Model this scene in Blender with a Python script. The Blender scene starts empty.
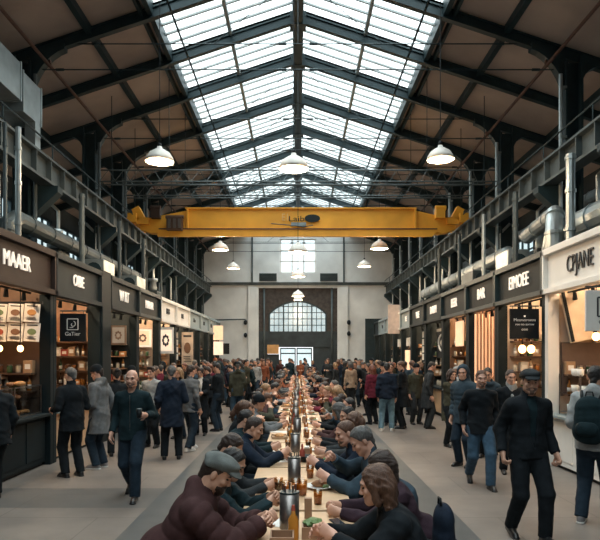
import bpy, math, random
import numpy as np
from mathutils import Vector, Matrix
random.seed(7)
C = bpy.context.scene.collection
sc = bpy.context.scene
R = math.radians
EYE = 1.95          # eye height above the floor, metres
F = 600.0           # focal length in pixels at 600 px width

# ---------------------------------------------------------------- camera
cam_d = bpy.data.cameras.new('camera'); cam = bpy.data.objects.new('camera', cam_d); C.objects.link(cam)
cam.location = (0, 0, EYE); cam.rotation_euler = (R(90), 0, 0)
cam_d.sensor_width = 36; cam_d.lens = 36.0; cam_d.sensor_fit = 'HORIZONTAL'
cam_d.shift_x = 2/600; cam_d.shift_y = 85/600; cam_d.clip_end = 200
sc.camera = cam
sc.view_settings.view_transform = 'Standard'; sc.view_settings.look = 'None'
sc.view_settings.gamma = 1.0; sc.view_settings.use_curve_mapping = False
sc.view_settings.exposure = 0.72
# ---------------------------------------------------------------- overcast sky
w = bpy.data.worlds.new('sky'); sc.world = w; w.use_nodes = True
nt = w.node_tree; bg = nt.nodes['Background']
tc = nt.nodes.new('ShaderNodeTexCoord'); nz = nt.nodes.new('ShaderNodeTexNoise'); nz.inputs['Scale'].default_value = 2.2
nz.inputs['Detail'].default_value = 4
rp = nt.nodes.new('ShaderNodeValToRGB'); rp.color_ramp.elements[0].position = .3; rp.color_ramp.elements[1].position = .7
rp.color_ramp.elements[0].color = (.84, .92, .95, 1); rp.color_ramp.elements[1].color = (1.0, 1.0, .99, 1)
nt.links.new(tc.outputs['Generated'], nz.inputs['Vector']); nt.links.new(nz.outputs['Fac'], rp.inputs['Fac'])
nt.links.new(rp.outputs['Color'], bg.inputs['Color'])
# overcast sky: brighter overhead than near the horizon
sx = nt.nodes.new('ShaderNodeSeparateXYZ'); nt.links.new(tc.outputs['Generated'], sx.inputs[0])
mr = nt.nodes.new('ShaderNodeMapRange'); mr.inputs['From Min'].default_value = .12; mr.inputs['From Max'].default_value = 1.0
mr.inputs['To Min'].default_value = 1.1; mr.inputs['To Max'].default_value = 6.0
nt.links.new(sx.outputs['Z'], mr.inputs['Value']); nt.links.new(mr.outputs['Result'], bg.inputs['Strength'])
# skylight portals: they only steer sampling of the sky through the two glazed slopes
HR, SL = 10.75, 0.333            # ridge height, roof slope
XS, XE = 3.32, 9.4                # skylight edge, outer wall
Y0, Y1 = -14.0, 38.0
for s in (-1, 1):
    ld = bpy.data.lights.new('skylight_portal', 'AREA'); ld.shape = 'RECTANGLE'
    ld.size = math.hypot(XS, XS*SL); ld.size_y = Y1-Y0; ld.cycles.is_portal = True
    lo = bpy.data.objects.new('skylight_portal', ld); C.objects.link(lo)
    lo.location = (s*XS/2, (Y0+Y1)/2, HR-SL*XS/2+0.10); lo.rotation_euler = (0, s*math.atan(SL), 0)
    lo['kind'] = 'structure'

# ---------------------------------------------------------------- materials
MATS = {}
def mat(name, col, rough=.6, metal=0., var=.12, scale=6., bump=.0, bscale=40., emit=None, es=0., coat=0., spec=.5, stretch=None):
    if name in MATS: return MATS[name]
    m = bpy.data.materials.new(name); m.use_nodes = True; n = m.node_tree.nodes; L = m.node_tree.links
    b = n['Principled BSDF']
    b.inputs['Roughness'].default_value = rough; b.inputs['Metallic'].default_value = metal
    b.inputs['Specular IOR Level'].default_value = spec
    b.inputs['Coat Weight'].default_value = coat
    t = n.new('ShaderNodeTexCoord'); z = n.new('ShaderNodeTexNoise'); z.inputs['Scale'].default_value = scale; z.inputs['Detail'].default_value = 5
    vec = t.outputs['Object']
    if stretch:
        mp = n.new('ShaderNodeMapping'); mp.inputs['Scale'].default_value = stretch; L.new(vec, mp.inputs['Vector']); vec = mp.outputs['Vector']
    L.new(vec, z.inputs['Vector'])
    r = n.new('ShaderNodeValToRGB'); r.color_ramp.elements[0].position = .3; r.color_ramp.elements[1].position = .7
    c = col
    r.color_ramp.elements[0].color = (*[max(0, x*(1-var)) for x in c], 1); r.color_ramp.elements[1].color = (*[min(1, x*(1+var)) for x in c], 1)
    L.new(z.outputs['Fac'], r.inputs['Fac']); L.new(r.outputs['Color'], b.inputs['Base Color'])
    if bump > 0:
        z2 = n.new('ShaderNodeTexNoise'); z2.inputs['Scale'].default_value = bscale; z2.inputs['Detail'].default_value = 3
        L.new(vec, z2.inputs['Vector'])
        bp = n.new('ShaderNodeBump'); bp.inputs['Strength'].default_value = bump; bp.inputs['Distance'].default_value = .01
        L.new(z2.outputs['Fac'], bp.inputs['Height']); L.new(bp.outputs['Normal'], b.inputs['Normal'])
    if emit:
        b.inputs['Emission Color'].default_value = (*emit, 1); b.inputs['Emission Strength'].default_value = es
    MATS[name] = m; return m
def glass(name, tint=(.9, .95, .95), gloss=.12, rough=.05):
    if name in MATS: return MATS[name]
    m = bpy.data.materials.new(name); m.use_nodes = True; n = m.node_tree.nodes; L = m.node_tree.links
    n.remove(n['Principled BSDF']); o = n['Material Output']
    tr = n.new('ShaderNodeBsdfTransparent'); gl = n.new('ShaderNodeBsdfGlossy'); mx = n.new('ShaderNodeMixShader')
    t = n.new('ShaderNodeTexCoord'); z = n.new('ShaderNodeTexNoise'); z.inputs['Scale'].default_value = 1.4; z.inputs['Detail'].default_value = 4
    r = n.new('ShaderNodeValToRGB'); r.color_ramp.elements[0].position = .3; r.color_ramp.elements[1].position = .65
    r.color_ramp.elements[0].color = (*[x*.86 for x in tint], 1); r.color_ramp.elements[1].color = (*tint, 1)
    L.new(t.outputs['Object'], z.inputs['Vector']); L.new(z.outputs['Fac'], r.inputs['Fac']); L.new(r.outputs['Color'], tr.inputs['Color'])
    gl.inputs['Roughness'].default_value = rough
    mx.inputs[0].default_value = gloss
    L.new(tr.outputs[0], mx.inputs[1]); L.new(gl.outputs[0], mx.inputs[2]); L.new(mx.outputs[0], o.inputs['Surface'])
    MATS[name] = m; return m
steel = mat('dark_teal_steel', (.017, .036, .042), .5, .2, .25, 3, .15, 12)
steel2 = mat('grey_green_steel', (.085, .105, .108), .5, .3, .3, 2, .2, 10)
rust = mat('rusty_pipe', (.11, .055, .04), .7, .2, .3, 9)
roofm = mat('brown_roof_board', (.46, .37, .32), .85, 0, .22, .7, .3, 3)
white_wall = mat('whitewashed_brick', (.72, .73, .71), .9, 0, .16, .8, .5, 14)
brownbrick = mat('brown_brick', (.062, .052, .046), .9, 0, .3, 5, .5, 20)
darkwall = mat('dark_wall', (.035, .045, .048), .8, 0, .3, 2)
galv = mat('galvanised_duct', (.42, .46, .46), .38, .75, .2, 2.5)
yellow = mat('crane_yellow', (.92, .42, .04), .5, 0, .14, 1.5, .1, 8)
black = mat('black_paint', (.008, .011, .013), .55, 0, .2, 4, spec=.25)
tealblack = mat('teal_black_paint', (.007, .014, .017), .6, 0, .2, 2, spec=.2)
brownsign = mat('brown_sign_board', (.050, .031, .024), .6, 0, .15, 2, spec=.2)
greysign = mat('slate_sign_board', (.020, .028, .031), .6, 0, .15, 2, spec=.2)
whitesign = mat('off_white_board', (.80, .77, .72), .5, 0, .06, 2)
palesign = mat('pale_grey_board', (.24, .29, .30), .5, 0, .08, 2)
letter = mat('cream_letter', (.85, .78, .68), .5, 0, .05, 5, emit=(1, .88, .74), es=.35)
dletter = mat('charcoal_letter', (.03, .03, .032), .5, 0, .1, 5)
wood = mat('light_wood', (.56, .37, .22), .45, 0, .16, 3, .1, 30)
woodw = mat('warm_wood', (.30, .17, .10), .5, 0, .25, 4, .1, 30)
darkwood = mat('dark_wood', (.10, .055, .035), .5, 0, .25, 4)
chrome = mat('brushed_steel', (.24, .22, .21), .38, .95, .15, 30)
paper = mat('paper', (.78, .75, .70), .8, 0, .05, 10)
ceram = mat('white_ceramic', (.75, .74, .71), .3, 0, .04, 6)
beige = mat('beige_plaster', (.66, .52, .40), .8, 0, .12, 2)
bulbm = mat('lit_bulb', (1, .8, .5), .5, emit=(1, .50, .18), es=6)
glowm = mat('lamp_inner_glow', (1, .85, .65), .6, emit=(1, .60, .30), es=1.5)
stripm = mat('stall_fill_strip', (1, .9, .8), .5, emit=(1, .72, .46), es=52)  # glow of the added fill strips inside the stalls
shade = mat('lamp_shade_white', (.70, .66, .60), .45, 0, .08, 5)
glz = glass('skylight_glass', (.66, .73, .74), .06, .3)
clr = glass('clear_glass', (.93, .95, .95), .10, .03)
drinkg = glass('drink_glass', (.86, .70, .50), .12, .05)

# ---------------------------------------------------------------- mesh helpers
class MB:
    def __init__(s): s.v = []; s.f = []
    def add(s, vs, fs):
        o = len(s.v); s.v += [tuple(v) for v in vs]; s.f += [tuple(i+o for i in f) for f in fs]; return s
    def box(s, c, d, rot=None):
        hx, hy, hz = d[0]/2, d[1]/2, d[2]/2
        vs = [Vector((x, y, z)) for x in (-hx, hx) for y in (-hy, hy) for z in (-hz, hz)]
        if rot: m = rot if isinstance(rot, Matrix) else Matrix.Rotation(rot[2], 3, 'Z') @ Matrix.Rotation(rot[1], 3, 'Y') @ Matrix.Rotation(rot[0], 3, 'X'); vs = [m @ v for v in vs]
        c = Vector(c)
        return s.add([c+v for v in vs], [(0, 1, 3, 2), (4, 6, 7, 5), (0, 4, 5, 1), (2, 3, 7, 6), (0, 2, 6, 4), (1, 5, 7, 3)])
    def bar(s, p, q, w_, h_, up=(0, 0, 1)):
        p, q = Vector(p), Vector(q); t = (q-p).normalized(); u = Vector(up); a = t.cross(u)
        if a.length < 1e-4: a = t.cross(Vector((0, 1, 0)))
        a.normalize(); b = a.cross(t).normalized(); vs = []
        for e in (p, q):
            for i, j in ((-1, -1), (1, -1), (1, 1), (-1, 1)): vs.append(e+a*i*w_/2+b*j*h_/2)
        return s.add(vs, [(3, 2, 1, 0), (4, 5, 6, 7), (0, 1, 5, 4), (1, 2, 6, 5), (2, 3, 7, 6), (3, 0, 4, 7)])
    def tube(s, pts, r, n=8, caps=True):
        pts = [Vector(p) for p in pts]; rs = r if isinstance(r, (list, tuple)) else [r]*len(pts); vs = []; ref = None
        for i, p in enumerate(pts):
            t = (pts[min(i+1, len(pts)-1)]-pts[max(i-1, 0)]).normalized()
            if ref is None: ref = t.orthogonal().normalized()
            a = (ref-t*ref.dot(t)).normalized(); b = t.cross(a); ref = a
            vs += [p+(a*math.cos(2*math.pi*k/n)+b*math.sin(2*math.pi*k/n))*rs[i] for k in range(n)]
        fs = [(i*n+k, i*n+(k+1) % n, (i+1)*n+(k+1) % n, (i+1)*n+k) for i in range(len(pts)-1) for k in range(n)]
        if caps: fs += [tuple(range(n))[::-1], tuple(range((len(pts)-1)*n, len(pts)*n))]
        return s.add(vs, fs)
    def lathe(s, prof, n=16, loc=(0, 0, 0)):
        vs = [(loc[0]+r*math.cos(2*math.pi*k/n), loc[1]+r*math.sin(2*math.pi*k/n), loc[2]+z) for r, z in prof for k in range(n)]
        fs = [(i*n+k, i*n+(k+1) % n, (i+1)*n+(k+1) % n, (i+1)*n+k) for i in range(len(prof)-1) for k in range(n)]
        if prof[0][0] > 1e-5: fs.append(tuple(range(n))[::-1])
        if prof[-1][0] > 1e-5: fs.append(tuple(range((len(prof)-1)*n, len(prof)*n)))
        return s.add(vs, fs)
    def prism(s, poly, a, b, axis='y'):
        f = {'y': lambda u, v, t: (u, t, v), 'x': lambda u, v, t: (t, u, v), 'z': lambda u, v, t: (u, v, t)}[axis]; n = len(poly)
        vs = [f(u, v, a) for u, v in poly]+[f(u, v, b) for u, v in poly]
        return s.add(vs, [tuple(range(n))[::-1], tuple(range(n, 2*n))]+[(i, (i+1) % n, n+(i+1) % n, n+i) for i in range(n)])
    def ell(s, c, r, n=10, m=6, jit=0):
        prof = [(math.sin(math.pi*i/m), -math.cos(math.pi*i/m)) for i in range(m+1)]; vs = []
        for a, z in prof:
            for k in range(n):
                j = 1+random.uniform(-jit, jit); vs.append((c[0]+r[0]*a*math.cos(2*math.pi*k/n)*j, c[1]+r[1]*a*math.sin(2*math.pi*k/n)*j, c[2]+r[2]*z))
        return s.add(vs, [(i*n+k, i*n+(k+1) % n, (i+1)*n+(k+1) % n, (i+1)*n+k) for i in range(m) for k in range(n)])
    def build(s, name, m, parent=None, smooth=False, bevel=0, loc=None):
        me = bpy.data.meshes.new(name); me.from_pydata(s.v, [], s.f)
        me.materials.append(m)
        if smooth: me.polygons.foreach_set('use_smooth', [True]*len(me.polygons))
        me.update()
        import bmesh
        bm = bmesh.new(); bm.from_mesh(me); bmesh.ops.remove_doubles(bm, verts=bm.verts, dist=1e-6); bmesh.ops.recalc_face_normals(bm, faces=bm.faces); bm.to_mesh(me); bm.free()
        o = bpy.data.objects.new(name, me); C.objects.link(o)
        if parent: o.parent = parent
        if loc: o.location = loc
        if bevel:
            b = o.modifiers.new('bevel', 'BEVEL'); b.width = bevel; b.segments = 2; b.limit_method = 'ANGLE'
        return o
def struct(o, label=None, cat=None):
    o['kind'] = 'structure'
    if label: o['label'] = label
    if cat: o['category'] = cat
    return o
def tag(o, label, cat, group=None, kind=None):
    o['label'] = label; o['category'] = cat
    if group: o['group'] = group
    if kind: o['kind'] = kind
    return o
def empty(name, loc, label=None, cat=None, group=None, rz=0):
    o = bpy.data.objects.new(name, None); C.objects.link(o); o.location = loc; o.rotation_euler = (0, 0, rz); o.empty_display_size = .1
    if label: tag(o, label, cat, group)
    return o
def copy_tree(o, parent=None):
    c = o.copy(); C.objects.link(c)
    if parent: c.parent = parent
    for ch in list(o.children): copy_tree(ch, c)
    return c
def text(name, s, size, loc, rot, m, parent=None, sx=1., ext=.006, align='CENTER', space=1., off=0.):
    cu = bpy.data.curves.new(name, 'FONT'); cu.body = s; cu.size = size; cu.extrude = ext; cu.align_x = align; cu.align_y = 'CENTER'
    cu.space_character = space; cu.resolution_u = 3; cu.offset = off
    t = bpy.data.objects.new(name, cu); C.objects.link(t)
    bpy.context.view_layer.update()
    me = bpy.data.meshes.new_from_object(t.evaluated_get(bpy.context.evaluated_depsgraph_get()))
    C.objects.unlink(t); bpy.data.objects.remove(t); me.materials.clear(); me.materials.append(m)
    o = bpy.data.objects.new(name, me); C.objects.link(o)
    if parent: o.parent = parent
    o.location = loc; o.rotation_euler = rot; o.scale = (sx, 1, 1); return o
ORD = ['first', 'second', 'third', 'fourth', 'fifth', 'sixth', 'seventh', 'eighth', 'ninth', 'tenth', 'eleventh', 'twelfth', 'thirteenth', 'fourteenth', 'fifteenth', 'sixteenth', 'seventeenth', 'eighteenth', 'nineteenth', 'twentieth']
# ================================================================ building shell
def floor_mat():
    m = bpy.data.materials.new('polished_concrete_floor'); m.use_nodes = True; n = m.node_tree.nodes; L = m.node_tree.links; b = n['Principled BSDF']
    g = n.new('ShaderNodeNewGeometry'); sp = n.new('ShaderNodeSeparateXYZ'); L.new(g.outputs['Position'], sp.inputs[0])
    def M(op, a, b_=None):
        x = n.new('ShaderNodeMath'); x.operation = op
        for i, v in enumerate((a, b_)):
            if v is None: continue
            if isinstance(v, (int, float)): x.inputs[i].default_value = v
            else: L.new(v, x.inputs[i])
        return x.outputs[0]
    ax = M('ABSOLUTE', sp.outputs['X']); y = sp.outputs['Y']
    band = M('MULTIPLY', M('GREATER_THAN', ax, 1.42), M('LESS_THAN', ax, 1.93))
    # a darker band crosses the side aisle and repeats down the hall
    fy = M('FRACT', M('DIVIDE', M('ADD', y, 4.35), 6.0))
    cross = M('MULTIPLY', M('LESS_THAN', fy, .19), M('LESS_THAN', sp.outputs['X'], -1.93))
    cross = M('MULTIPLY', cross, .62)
    z = n.new('ShaderNodeTexNoise'); z.inputs['Scale'].default_value = .55; z.inputs['Detail'].default_value = 7; z.inputs['Roughness'].default_value = .65
    L.new(g.outputs['Position'], z.inputs['Vector'])
    r = n.new('ShaderNodeValToRGB'); r.color_ramp.elements[0].position = .3; r.color_ramp.elements[1].position = .72
    r.color_ramp.elements[0].color = (.135, .116, .103, 1); r.color_ramp.elements[1].color = (.27, .232, .202, 1); L.new(z.outputs['Fac'], r.inputs['Fac'])
    z2 = n.new('ShaderNodeTexNoise'); z2.inputs['Scale'].default_value = 3.; z2.inputs['Detail'].default_value = 6; L.new(g.outputs['Position'], z2.inputs['Vector'])
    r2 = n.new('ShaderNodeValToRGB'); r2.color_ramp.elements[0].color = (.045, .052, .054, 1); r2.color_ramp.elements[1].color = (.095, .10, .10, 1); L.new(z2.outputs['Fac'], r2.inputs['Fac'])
    br = n.new('ShaderNodeTexBrick'); br.inputs['Scale'].default_value = 1.; br.offset = .5; br.inputs['Brick Width'].default_value = 2.4; br.inputs['Row Height'].default_value = 1.2
    br.inputs['Mortar Size'].default_value = .008; br.inputs['Color1'].default_value = (1, 1, 1, 1); br.inputs['Color2'].default_value = (.86, .87, .88, 1); br.inputs['Mortar'].default_value = (.62, .62, .62, 1)
    L.new(g.outputs['Position'], br.inputs['Vector'])
    mx = n.new('ShaderNodeMix'); mx.data_type = 'RGBA'; mx.blend_type = 'MULTIPLY'; mx.inputs['Factor'].default_value = 1
    L.new(r.outputs['Color'], mx.inputs['A']); L.new(br.outputs['Color'], mx.inputs['B'])
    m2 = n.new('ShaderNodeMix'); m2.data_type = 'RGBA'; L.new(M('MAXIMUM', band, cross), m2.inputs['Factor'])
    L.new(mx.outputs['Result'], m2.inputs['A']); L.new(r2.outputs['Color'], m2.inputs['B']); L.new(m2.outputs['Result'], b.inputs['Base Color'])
    b.inputs['Roughness'].default_value = .42
    bp = n.new('ShaderNodeBump'); bp.inputs['Strength'].default_value = .12; bp.inputs['Distance'].default_value = .01; L.new(z2.outputs['Fac'], bp.inputs['Height']); L.new(bp.outputs['Normal'], b.inputs['Normal'])
    return m
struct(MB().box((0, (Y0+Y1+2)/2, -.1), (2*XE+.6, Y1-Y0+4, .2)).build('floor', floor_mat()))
rz = lambda x: HR-SL*abs(x)
YR = [7.4, 10.6, 13.5, 15.6, 17.8, 20.5, 23.3, 25.8, 28.9, 31.7, 34.5, 37.2]      # electrical conduits the side lamps hang from
for s in (-1, 1):
    tag(MB().tube([(s*2.85, 6, rz(2.85)-.13), (s*2.85, Y1, rz(2.85)-.13)], .028, 6).build('conduit', steel), 'thin conduit carrying the lamps over the %s aisle' % ('left' if s < 0 else 'right'), 'conduit', kind='structure')
# rafters
YC = [7.4, 10.6, 13.5, 17.8, 20.5, 23.3, 25.8, 28.9, 31.7, 34.5, 37.2]            # columns
for s, nm in ((-1, 'left'), (1, 'right')):
    t = .12
    struct(MB().prism([(s*XS, rz(XS)+.16), (s*(XE+.3), rz(XE+.3)+.16), (s*(XE+.3), rz(XE+.3)+.16+t), (s*XS, rz(XS)+.16+t)], Y0-.2, Y1+.6).build('ceiling_'+nm, roofm))
    # outer wall with a row of windows
    m = MB(); x = s*(XE+.1); m.box((x, (Y0+Y1)/2, 2.75), (.2, Y1-Y0+1, 5.5))
    ztop = rz(XE)+.2; m.box((x, (Y0+Y1)/2, (7.05+ztop)/2), (.2, Y1-Y0+1, ztop-7.05))
    wy = [y for y in np.arange(9.5, 37, 3.1)]
    edges = [Y0-.5]+[e for y in wy for e in (y-1.0, y+1.0)]+[Y1+.5]
    for i in range(0, len(edges), 2): m.box((x, (edges[i]+edges[i+1])/2, 6.275), (.2, edges[i+1]-edges[i], 1.55))
    struct(m.build('wall_'+nm, darkwall))
    for i, y in enumerate(wy):
        fr = MB()
        for yy in (y-.97, y-.33, y+.33, y+.97): fr.box((x-s*.02, yy, 6.275), (.08, .05, 1.55))
        for zz in (5.53, 6.275, 7.02): fr.box((x-s*.02, y, zz), (.08, 2, .05))
        w_ = struct(fr.build('window_%d' % (30+i+(0 if s < 0 else 20)), steel))
        MB().box((x, y, 6.275), (.012, 1.98, 1.53)).build('window_pane', glz, w_)
struct(MB().box((0, Y0-.4, 5.5), (2*XE+.6, .2, 11.5)).build('wall_back', darkwall))
# skylight windows, one per bay and slope
k = 0; ys = [Y0]+YR+[Y1]
for s in (-1, 1):
    for i in range(len(ys)-1):
        a, b = ys[i], ys[i+1]; m = MB(); n = max(3, round((b-a)/.42)); k += 1
        for j in range(n+1):
            y = a+(b-a)*j/n; m.bar((s*.12, y, rz(.12)+.17), (s*XS, y, rz(XS)+.17), .055, .05)
        m.bar((s*1.75, a, rz(1.75)+.13), (s*1.75, b, rz(1.75)+.13), .09, .12)
        w_ = struct(m.build('window_%d' % k, mat('grey_glazing_bar', (.38, .42, .42), .6)))
        MB().add([(s*.1, a, rz(.1)+.2), (s*XS, a, rz(XS)+.2), (s*XS, b, rz(XS)+.2), (s*.1, b, rz(.1)+.2)], [(0, 1, 2, 3)]).build('window_pane', glz, w_)
# ridge beam, skylight edge beams, purlins
m = MB(); m.box((0, (Y0+Y1)/2, HR-.02), (.10, Y1-Y0, .42)); m.box((0, (Y0+Y1)/2, HR+.19), (.30, Y1-Y0, .05)); m.box((0, (Y0+Y1)/2, HR-.24), (.24, Y1-Y0, .05))
for y in YR: m.box((0, y, HR-.12), (.42, .34, .34))
struct(m.build('beam', steel), 'dark riveted ridge beam running the length of the glazed roof', 'beam')
for s in (-1, 1):
    m = MB(); m.bar((s*XS, Y0, rz(XS)+.1), (s*XS, Y1, rz(XS)+.1), .12, .34); m.bar((s*(XS+.2), Y0, rz(XS+.2)+.05), (s*(XS+.2), Y1, rz(XS+.2)+.05), .07, .16)
    struct(m.build('beam', steel), 'dark beam framing the %s edge of the skylight' % ('left' if s < 0 else 'right'), 'beam')
    for x, w_ in ((4.7, .13), (7.4, .13)):
        struct(MB().bar((s*x, Y0, rz(x)+.07), (s*x, Y1, rz(x)+.07), w_, .18).build('purlin', steel), 'dark purlin running under the %s roof boards' % ('left' if s < 0 else 'right'), 'purlin')
    m = MB().tube([(s*5.62, Y0, EYE+6.55), (s*5.62, Y1, EYE+6.55)], .038, 8)
    for y in YC: m.box((s*5.62, y, EYE+6.62), (.12, .1, .12))
    tag(m.build('overhead_pipe', rust, smooth=False), 'long rusty brown pipe hung under the rafters over the %s crane rail' % ('left' if s < 0 else 'right'), 'pipe', kind='structure')
# electrical conduits the side lamps hang from
for s in (-1, 1):
    tag(MB().tube([(s*2.85, 6, rz(2.85)-.13), (s*2.85, Y1, rz(2.85)-.13)], .028, 6).build('conduit', steel), 'thin conduit carrying the lamps over the %s aisle' % ('left' if s < 0 else 'right'), 'conduit', kind='structure')
# rafters
for i, y in enumerate(YR):
    for s in (-1, 1):
        m = MB(); d = .22
        m.bar((s*.1, y, rz(.1)-.03), (s*(XE), y, rz(XE)-.03), .05, d)
        m.bar((s*.1, y, rz(.1)+.09), (s*(XE), y, rz(XE)+.09), .14, .03); m.bar((s*.1, y, rz(.1)-.14), (s*(XE), y, rz(XE)-.14), .14, .03)
        struct(m.build('rafter', steel), 'dark steel rafter over the %s aisle, %s pair from the near end' % ('left' if s < 0 else 'right', ORD[i]), 'rafter')
# columns with curved brackets and corbels
XC = 6.15
def column(y, s, i):
    ht = rz(XC)-.2; m = MB()
    for dx in (-.17, .17): m.box((s*XC+dx, y, ht/2), (.05, .34, ht))
    m.box((s*XC, y, ht/2), (.34, .06, ht)); m.box((s*XC, y, .02), (.6, .6, .04))
    # arched bracket at the head
    def br(dirn, L, H):
        P = [(0, 0), (0, -H)]
        for q in range(9):
            t = q/8; P.append((L*(1-math.cos(t*math.pi/2)), -H+(H*.86)*math.sin(t*math.pi/2)))
        P.append((L, 0)); return [(s*XC+dirn*(.18+u), ht+.18+v+ (SL*u if dirn == -s else -SL*u)) for u, v in P]
    m.prism(br(-s, .75, 1.0), y-.10, y+.10); m.prism(br(s, .6, .8), y-.10, y+.10)
    # corbel carrying the runway
    m.prism([(s*(XC-.17), 5.72), (s*5.35, 5.72), (s*5.35, 5.58), (s*(XC-.17), 5.0)], y-.14, y+.14)
    struct(m.build('column', steel), 'dark steel column with curved head brackets, %s from the near end of the %s row' % (ORD[i], 'left' if s < 0 else 'right'), 'column')
    p = MB().tube([(s*(XC-.30), y-.14, 3.9), (s*(XC-.30), y-.14, ht-.3)], .045, 8)
    for zz in (4.6, 6.8, 7.9): p.box((s*(XC-.25), y-.14, zz), (.14, .1, .05))
    tag(p.build('downpipe', galv if s > 0 else steel2, smooth=False), 'vertical pipe clamped to the %s column of the %s row' % (ORD[i], 'left' if s < 0 else 'right'), 'pipe', kind='structure')
for s in (-1, 1):
    for i, y in enumerate(YC[1:]): column(y, s, i)
# tie rods
for i, y in enumerate(YC[1:]):
    for z, xx in ((EYE+7.0, 5.05), (EYE+6.42, 5.95)):
        m = MB().tube([(-xx, y, z), (xx, y, z)], .014, 6)
        for x in (-xx*.9, -.35, .35, xx*.9): m.tube([(x-.09, y, z), (x+.09, y, z)], .03, 6)
        tag(m.build('tie_rod', steel, smooth=True), '%s thin tie rod across the hall below the %s rafter pair' % ('upper' if xx < 5.5 else 'lower', ORD[YR.index(y)]), 'tie rod', kind='structure')
    m = MB()
    for s in (-1, 1):
        m.tube([(s*.1, y, HR-.3), (s*1.9, y, EYE+7.0)], .009, 6)
    m.tube([(0, y, HR-.3), (0, y, EYE+7.0)], .009, 6)
    tag(m.build('tie_rod', steel), 'slanting hanger rods from the ridge at the %s rafter pair' % ORD[YR.index(y)], 'tie rod', kind='structure')
# crane runways
for s in (-1, 1):
    m = MB(); ya, yb = 4.0, 37.9; x = s*5.6
    m.box((x, (ya+yb)/2, 6.27), (.30, yb-ya, .05)); m.box((x, (ya+yb)/2, 5.76), (.30, yb-ya, .06)); m.box((x, (ya+yb)/2, 6.0), (.04, yb-ya, .50))
    m.box((x, (ya+yb)/2, 6.33), (.08, yb-ya, .08))
    y = ya+.3
    while y < yb: m.box((x-s*.075, y, 6.015), (.13, .035, .47)); y += .75
    struct(m.build('runway_beam', steel2), 'riveted crane runway beam along the %s columns' % ('left' if s < 0 else 'right'), 'beam')
    m = MB().tube([(x-s*.12, ya, 6.62), (x-s*.12, yb, 6.62)], .02, 6)
    for y in np.arange(ya+.4, yb, 2.25): m.tube([(x-s*.12, y, 6.28), (x-s*.12, y, 6.62)], .015, 5)
    struct(m.build('rail', steel), 'thin handrail above the %s runway beam' % ('left' if s < 0 else 'right'), 'railing')
# ---------------------------------------------------------------- end wall
WY = 38.0
def wbox(m, x0, x1, z0, z1, y0=WY, y1=WY+.4): return m.box(((x0+x1)/2, (y0+y1)/2, (z0+z1)/2), (x1-x0, y1-y0, z1-z0))
m = MB(); wbox(m, -9.4, -2.5, 0, 6.2); wbox(m, 2.5, 9.4, 0, 6.2); wbox(m, -9.4, 9.4, 6.2, 7.15)
wbox(m, -9.4, -1.15, 7.15, 7.6); wbox(m, 1.15, 9.4, 7.15, 7.6)
m.prism([(-9.4, 7.6), (-1.15, 7.6), (-1.15, rz(1.15)+.2), (-9.4, rz(9.4)+.2)], WY, WY+.4)
m.prism([(9.4, 7.6), (1.15, 7.6), (1.15, rz(1.15)+.2), (9.4, rz(9.4)+.2)], WY, WY+.4)
m.prism([(-1.15, 9.3), (1.15, 9.3), (1.15, rz(1.15)+.2), (0, rz(0)+.2), (-1.15, rz(1.15)+.2)], WY, WY+.4)
struct(m.build('wall_end', white_wall))
for i, (x0, x1) in enumerate(((-3.15, -2.6), (2.6, 3.15))):
    m = MB(); wbox(m, x0, x1, 0, 6.25, WY-.16, WY); struct(m.build('trim_%d' % (i+1), white_wall))
m = MB(); wbox(m, -9.3, 9.3, 6.36, 6.5, WY-.14, WY); wbox(m, -9.3, 9.3, 6.5, 6.54, WY-.2, WY); struct(m.build('trim_3', steel2))
for i, x in enumerate((-2.9, 2.9)):
    m = MB(); wbox(m, x-.05, x+.05, 6.5, 9.4, WY-.1, WY); struct(m.build('trim_%d' % (4+i), steel2))
# upper window
fr = MB()
for x in (-1.1, -.37, .37, 1.1): wbox(fr, x-.035, x+.035, 7.15, 9.3, WY+.1, WY+.2)
for z in (7.18, 7.9, 8.6, 9.27): wbox(fr, -1.15, 1.15, z-.03, z+.03, WY+.1, WY+.2)
w_ = struct(fr.build('window_60', whitesign)); m = MB(); wbox(m, -1.13, 1.13, 7.17, 9.28, WY+.14, WY+.15); m.build('window_pane', glass('upper_glass', (.86, .90, .90), .05, .2), w_)
for i, (x0, x1) in enumerate(((-2.45, -1.35), (1.4, 2.5))):
    m = MB(); wbox(m, x0, x1, 6.62, 7.12, WY-.05, WY)
    v = m.build('wall_vent', steel); tag(v, 'dark louvred vent on the white end wall, %s of the upper window' % ('left' if i == 0 else 'right'), 'vent')
    m = MB()
    for j in range(6): m.box(((x0+x1)/2, WY-.07, 6.67+j*.08), (x1-x0-.06, .05, .02), (R(30), 0, 0))
    m.build('louvre', steel2, v)
# recessed arch wall
ay = WY+.15; m = MB(); ax0, ax1, zs, zt, zb = -1.82, 1.78, 4.55, 5.35, 3.45
arc = [(ax0+(ax1-ax0)*i/16, zs+(zt-zs)*math.sin(math.pi*i/16)**.75) for i in range(17)]
for i in range(16):
    (xa, za), (xb, zb_) = arc[i], arc[i+1]; m.prism([(xa, za), (xb, zb_), (xb, 6.2), (xa, 6.2)], ay, ay+.3)
wbox(m, -2.5, ax0, 2.5, 6.2, ay, ay+.3); wbox(m, ax1, 2.5, 2.5, 6.2, ay, ay+.3)
struct(m.build('wall_arch', brownbrick))
m = MB(); wbox(m, -2.5, 2.5, 2.45, 3.45, ay-.05, ay+.3); wbox(m, -2.5, -1.95, 0, 2.45, ay, ay+.3); wbox(m, 1.9, 2.5, 0, 2.45, ay, ay+.3); wbox(m, .95, 1.9, 0, 2.45, ay, ay+.1)
wbox(m, -1.95, -1.2, 0, 2.0, ay, ay+.1)
struct(m.build('wall_entrance', darkwall))
m = MB()
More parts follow.
